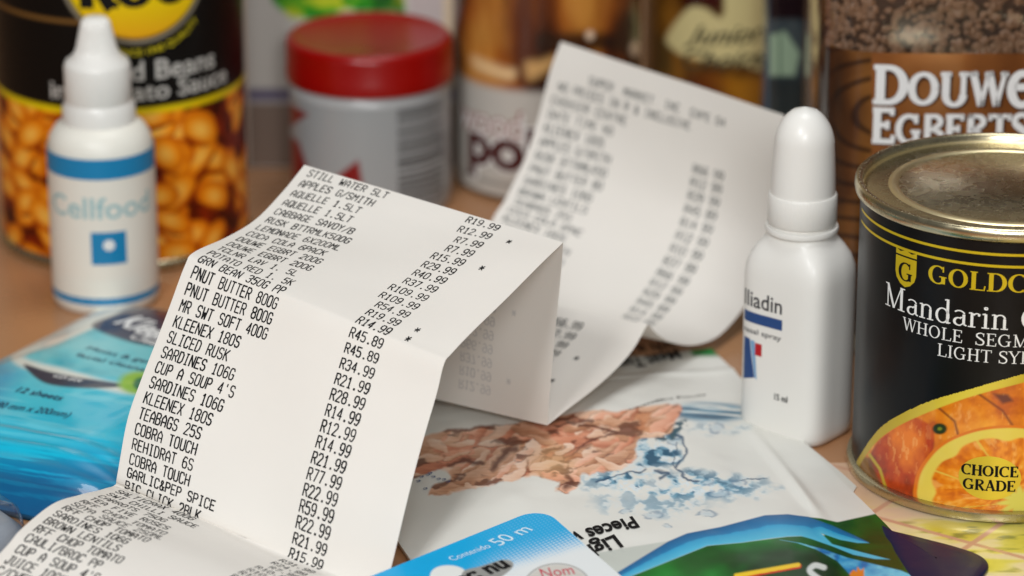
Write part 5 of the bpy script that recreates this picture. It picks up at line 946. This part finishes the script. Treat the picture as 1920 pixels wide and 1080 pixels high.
# ================================================================== AMBER BOTTLE with cream label
aD = 1180.0; ax0 = xat(1340, aD, 40); aR = 132 / FPX * (aD * CF[1] + 350 * -CF[2]); am_ = empty('amber_bottle', (ax0, aD, 0), 'amber brown glass bottle with cream label and black script', 'bottle')
m_amb = mat('amber_glass', L(120, 70, 22), rough=.08, coat=.6, noise=.5, nscale=18); lathe('bottle_body', [(aR - 3, .2), (aR - 1, 1), (aR, 4), (aR, 105), (aR - 5, 118), (9, 128), (9, 140)], (ax0, aD), m_amb, am_, 96)
Sa = Wall(circle(aR), (ax0, aD))
def acol(px, py, A, B):  # cream label, plus glass glints and see-through depth painted as colour
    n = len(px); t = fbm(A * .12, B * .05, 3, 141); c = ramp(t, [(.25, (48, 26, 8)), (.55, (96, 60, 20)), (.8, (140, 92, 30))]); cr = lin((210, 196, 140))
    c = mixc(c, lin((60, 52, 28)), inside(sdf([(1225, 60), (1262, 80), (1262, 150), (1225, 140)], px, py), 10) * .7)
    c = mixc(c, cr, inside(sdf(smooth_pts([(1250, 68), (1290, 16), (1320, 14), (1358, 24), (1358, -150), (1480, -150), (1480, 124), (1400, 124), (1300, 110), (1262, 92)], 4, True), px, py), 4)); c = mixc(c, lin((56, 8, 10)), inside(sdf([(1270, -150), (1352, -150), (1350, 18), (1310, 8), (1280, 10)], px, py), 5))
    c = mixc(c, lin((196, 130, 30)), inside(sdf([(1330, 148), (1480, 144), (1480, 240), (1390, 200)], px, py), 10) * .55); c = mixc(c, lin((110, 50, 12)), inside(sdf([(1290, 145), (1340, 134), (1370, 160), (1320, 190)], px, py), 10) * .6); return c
sheet('label', Sa, -Sa.len / 2, Sa.len / 2 - .01, 8, 100, 420, 260, .12, mat('amber_label_glints', rough=.2, vcol=True, coat=.5), am_, acol)
for body, px, py, p2 in (('Junior', 1283, 78, 1432), ('Choice', 1280, 124, 1430)):
    a0, b0 = Sa.hit(px, py, 32); a1, _ = Sa.hit(p2, py, 32); V, F = text2d(body, .02, .45); V = np.stack([V[:, 0] / V[:, 0].max() * (a1 - a0) + a0, V[:, 1] / .73 * 6.2 + b0], -1); decal('label_lettering', V, F, Sa, .2, mat('olive_black_print', L(50, 46, 26), rough=.5), am_, 2)
# ================================================================== BLUE GLASS VINEGAR BOTTLE between amber bottle and coffee jar
gD = 1120.0; gx = xat(1470, gD, 50); gb = empty('square_glass_bottle', (gx, gD, 0), 'narrow dark bluish square bottle between the amber bottle and coffee jar', 'bottle')
m_bg = mat('smoky_blue_glass', L(44, 52, 58), rough=.1, coat=.7, noise=.4, nscale=30); cg = superell(12.5, 12.5, 5, .1, 120)
extr('bottle_body', cg, (gx, gD), [(.9, .2), (1, 2), (1, 118), (.6, 128), (.4, 132)], m_bg, gb); Sg2 = Wall(cg, (gx, gD))
def gcol(px, py, A, B):
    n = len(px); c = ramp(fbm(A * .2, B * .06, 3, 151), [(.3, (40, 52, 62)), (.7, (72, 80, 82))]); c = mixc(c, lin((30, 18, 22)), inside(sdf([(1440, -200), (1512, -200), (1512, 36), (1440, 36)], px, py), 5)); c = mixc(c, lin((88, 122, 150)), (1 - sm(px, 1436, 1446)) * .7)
    c = mixc(c, lin((150, 172, 146)), inside(sdf([(1443, 66), (1472, 58), (1500, 100), (1490, 142), (1443, 142)], px, py), 4)); c = mixc(c, lin((96, 118, 98)), inside(np.abs(px - 1462) - 2.5, 2) * (py > 62) * (py < 140)); c = mixc(c, lin((46, 50, 48)), inside(sdf([(1440, 148), (1510, 148), (1510, 240), (1440, 240)], px, py), 5) * .8); return c
sheet('label', Sg2, -20, 20, 6, 114, 200, 220, .1, mat('smoky_label_print', rough=.2, vcol=True, coat=.5), gb, gcol)
# ================================================================== WHITE CARTON behind
cD = 1158.0; x0, x1 = xat(456, cD, 60), xat(866, cD, 60); m_cart = mat('carton_print', rough=.4, vcol=True); ctn = empty('tea_carton', ((x0 + x1) / 2, cD + 25, 0), 'white carton with green and yellow leaf print behind the red lidded jar', 'carton')
def ccol(px, py, A, B):
    n = len(px); c = np.tile(lin((206, 202, 194)), (n, 1)); t = fbm(px * .02, py * .03, 3, 161)
    leaf = np.minimum(sdf([(500, -60), (512, 2), (545, 38), (600, 34), (650, 20), (760, 22), (760, -60)], px, py), 999); c = mixc(c, ramp(t, [(.35, (20, 120, 24)), (.5, (60, 170, 30)), (.62, (190, 206, 40))]), inside(leaf + 14 * (t - .5), 4)); c = mixc(c, lin((20, 78, 24)), inside(sdf([(690, -60), (756, -60), (756, 22), (700, 24)], px, py), 5) * .7)
    c = mixc(c, lin((196, 176, 176)), sm(px, 758, 775) * .6); c = mixc(c, lin((222, 200, 170)), sm(px, 826, 836)); c = mixc(c, lin((110, 104, 128)), inside(np.abs(py - 178) - 12, 5)); c = mixc(c, lin((120, 98, 84)), sm(py, 190, 198) * .9); return c
Sc = lambda a, b, h: np.stack([np.asarray(a, float), 0 * a + cD - h, np.asarray(b, float)], -1)
def box(name, a, b, m, parent):
    (X0, Y0, Z0), (X1, Y1, Z1) = a, b; V = [(X0, Y0, Z0), (X1, Y0, Z0), (X1, Y1, Z0), (X0, Y1, Z0), (X0, Y0, Z1), (X1, Y0, Z1), (X1, Y1, Z1), (X0, Y1, Z1)]
    o = mesh(name, V, [(3, 2, 1, 0), (4, 5, 6, 7), (0, 1, 5, 4), (2, 3, 7, 6), (1, 2, 6, 5), (3, 0, 4, 7)], m, parent, False); b_ = o.modifiers.new('bevel', 'BEVEL'); b_.width = .0006; b_.segments = 2; return o
box('carton_box', (x0, cD, .2), (x1, cD + 50, 130), mat('carton_board', L(206, 202, 194), rough=.5), ctn); sheet('carton_print', Sc, x0 + .7, x1 - .7, 1, 129, 260, 260, .1, m_cart, ctn, ccol)
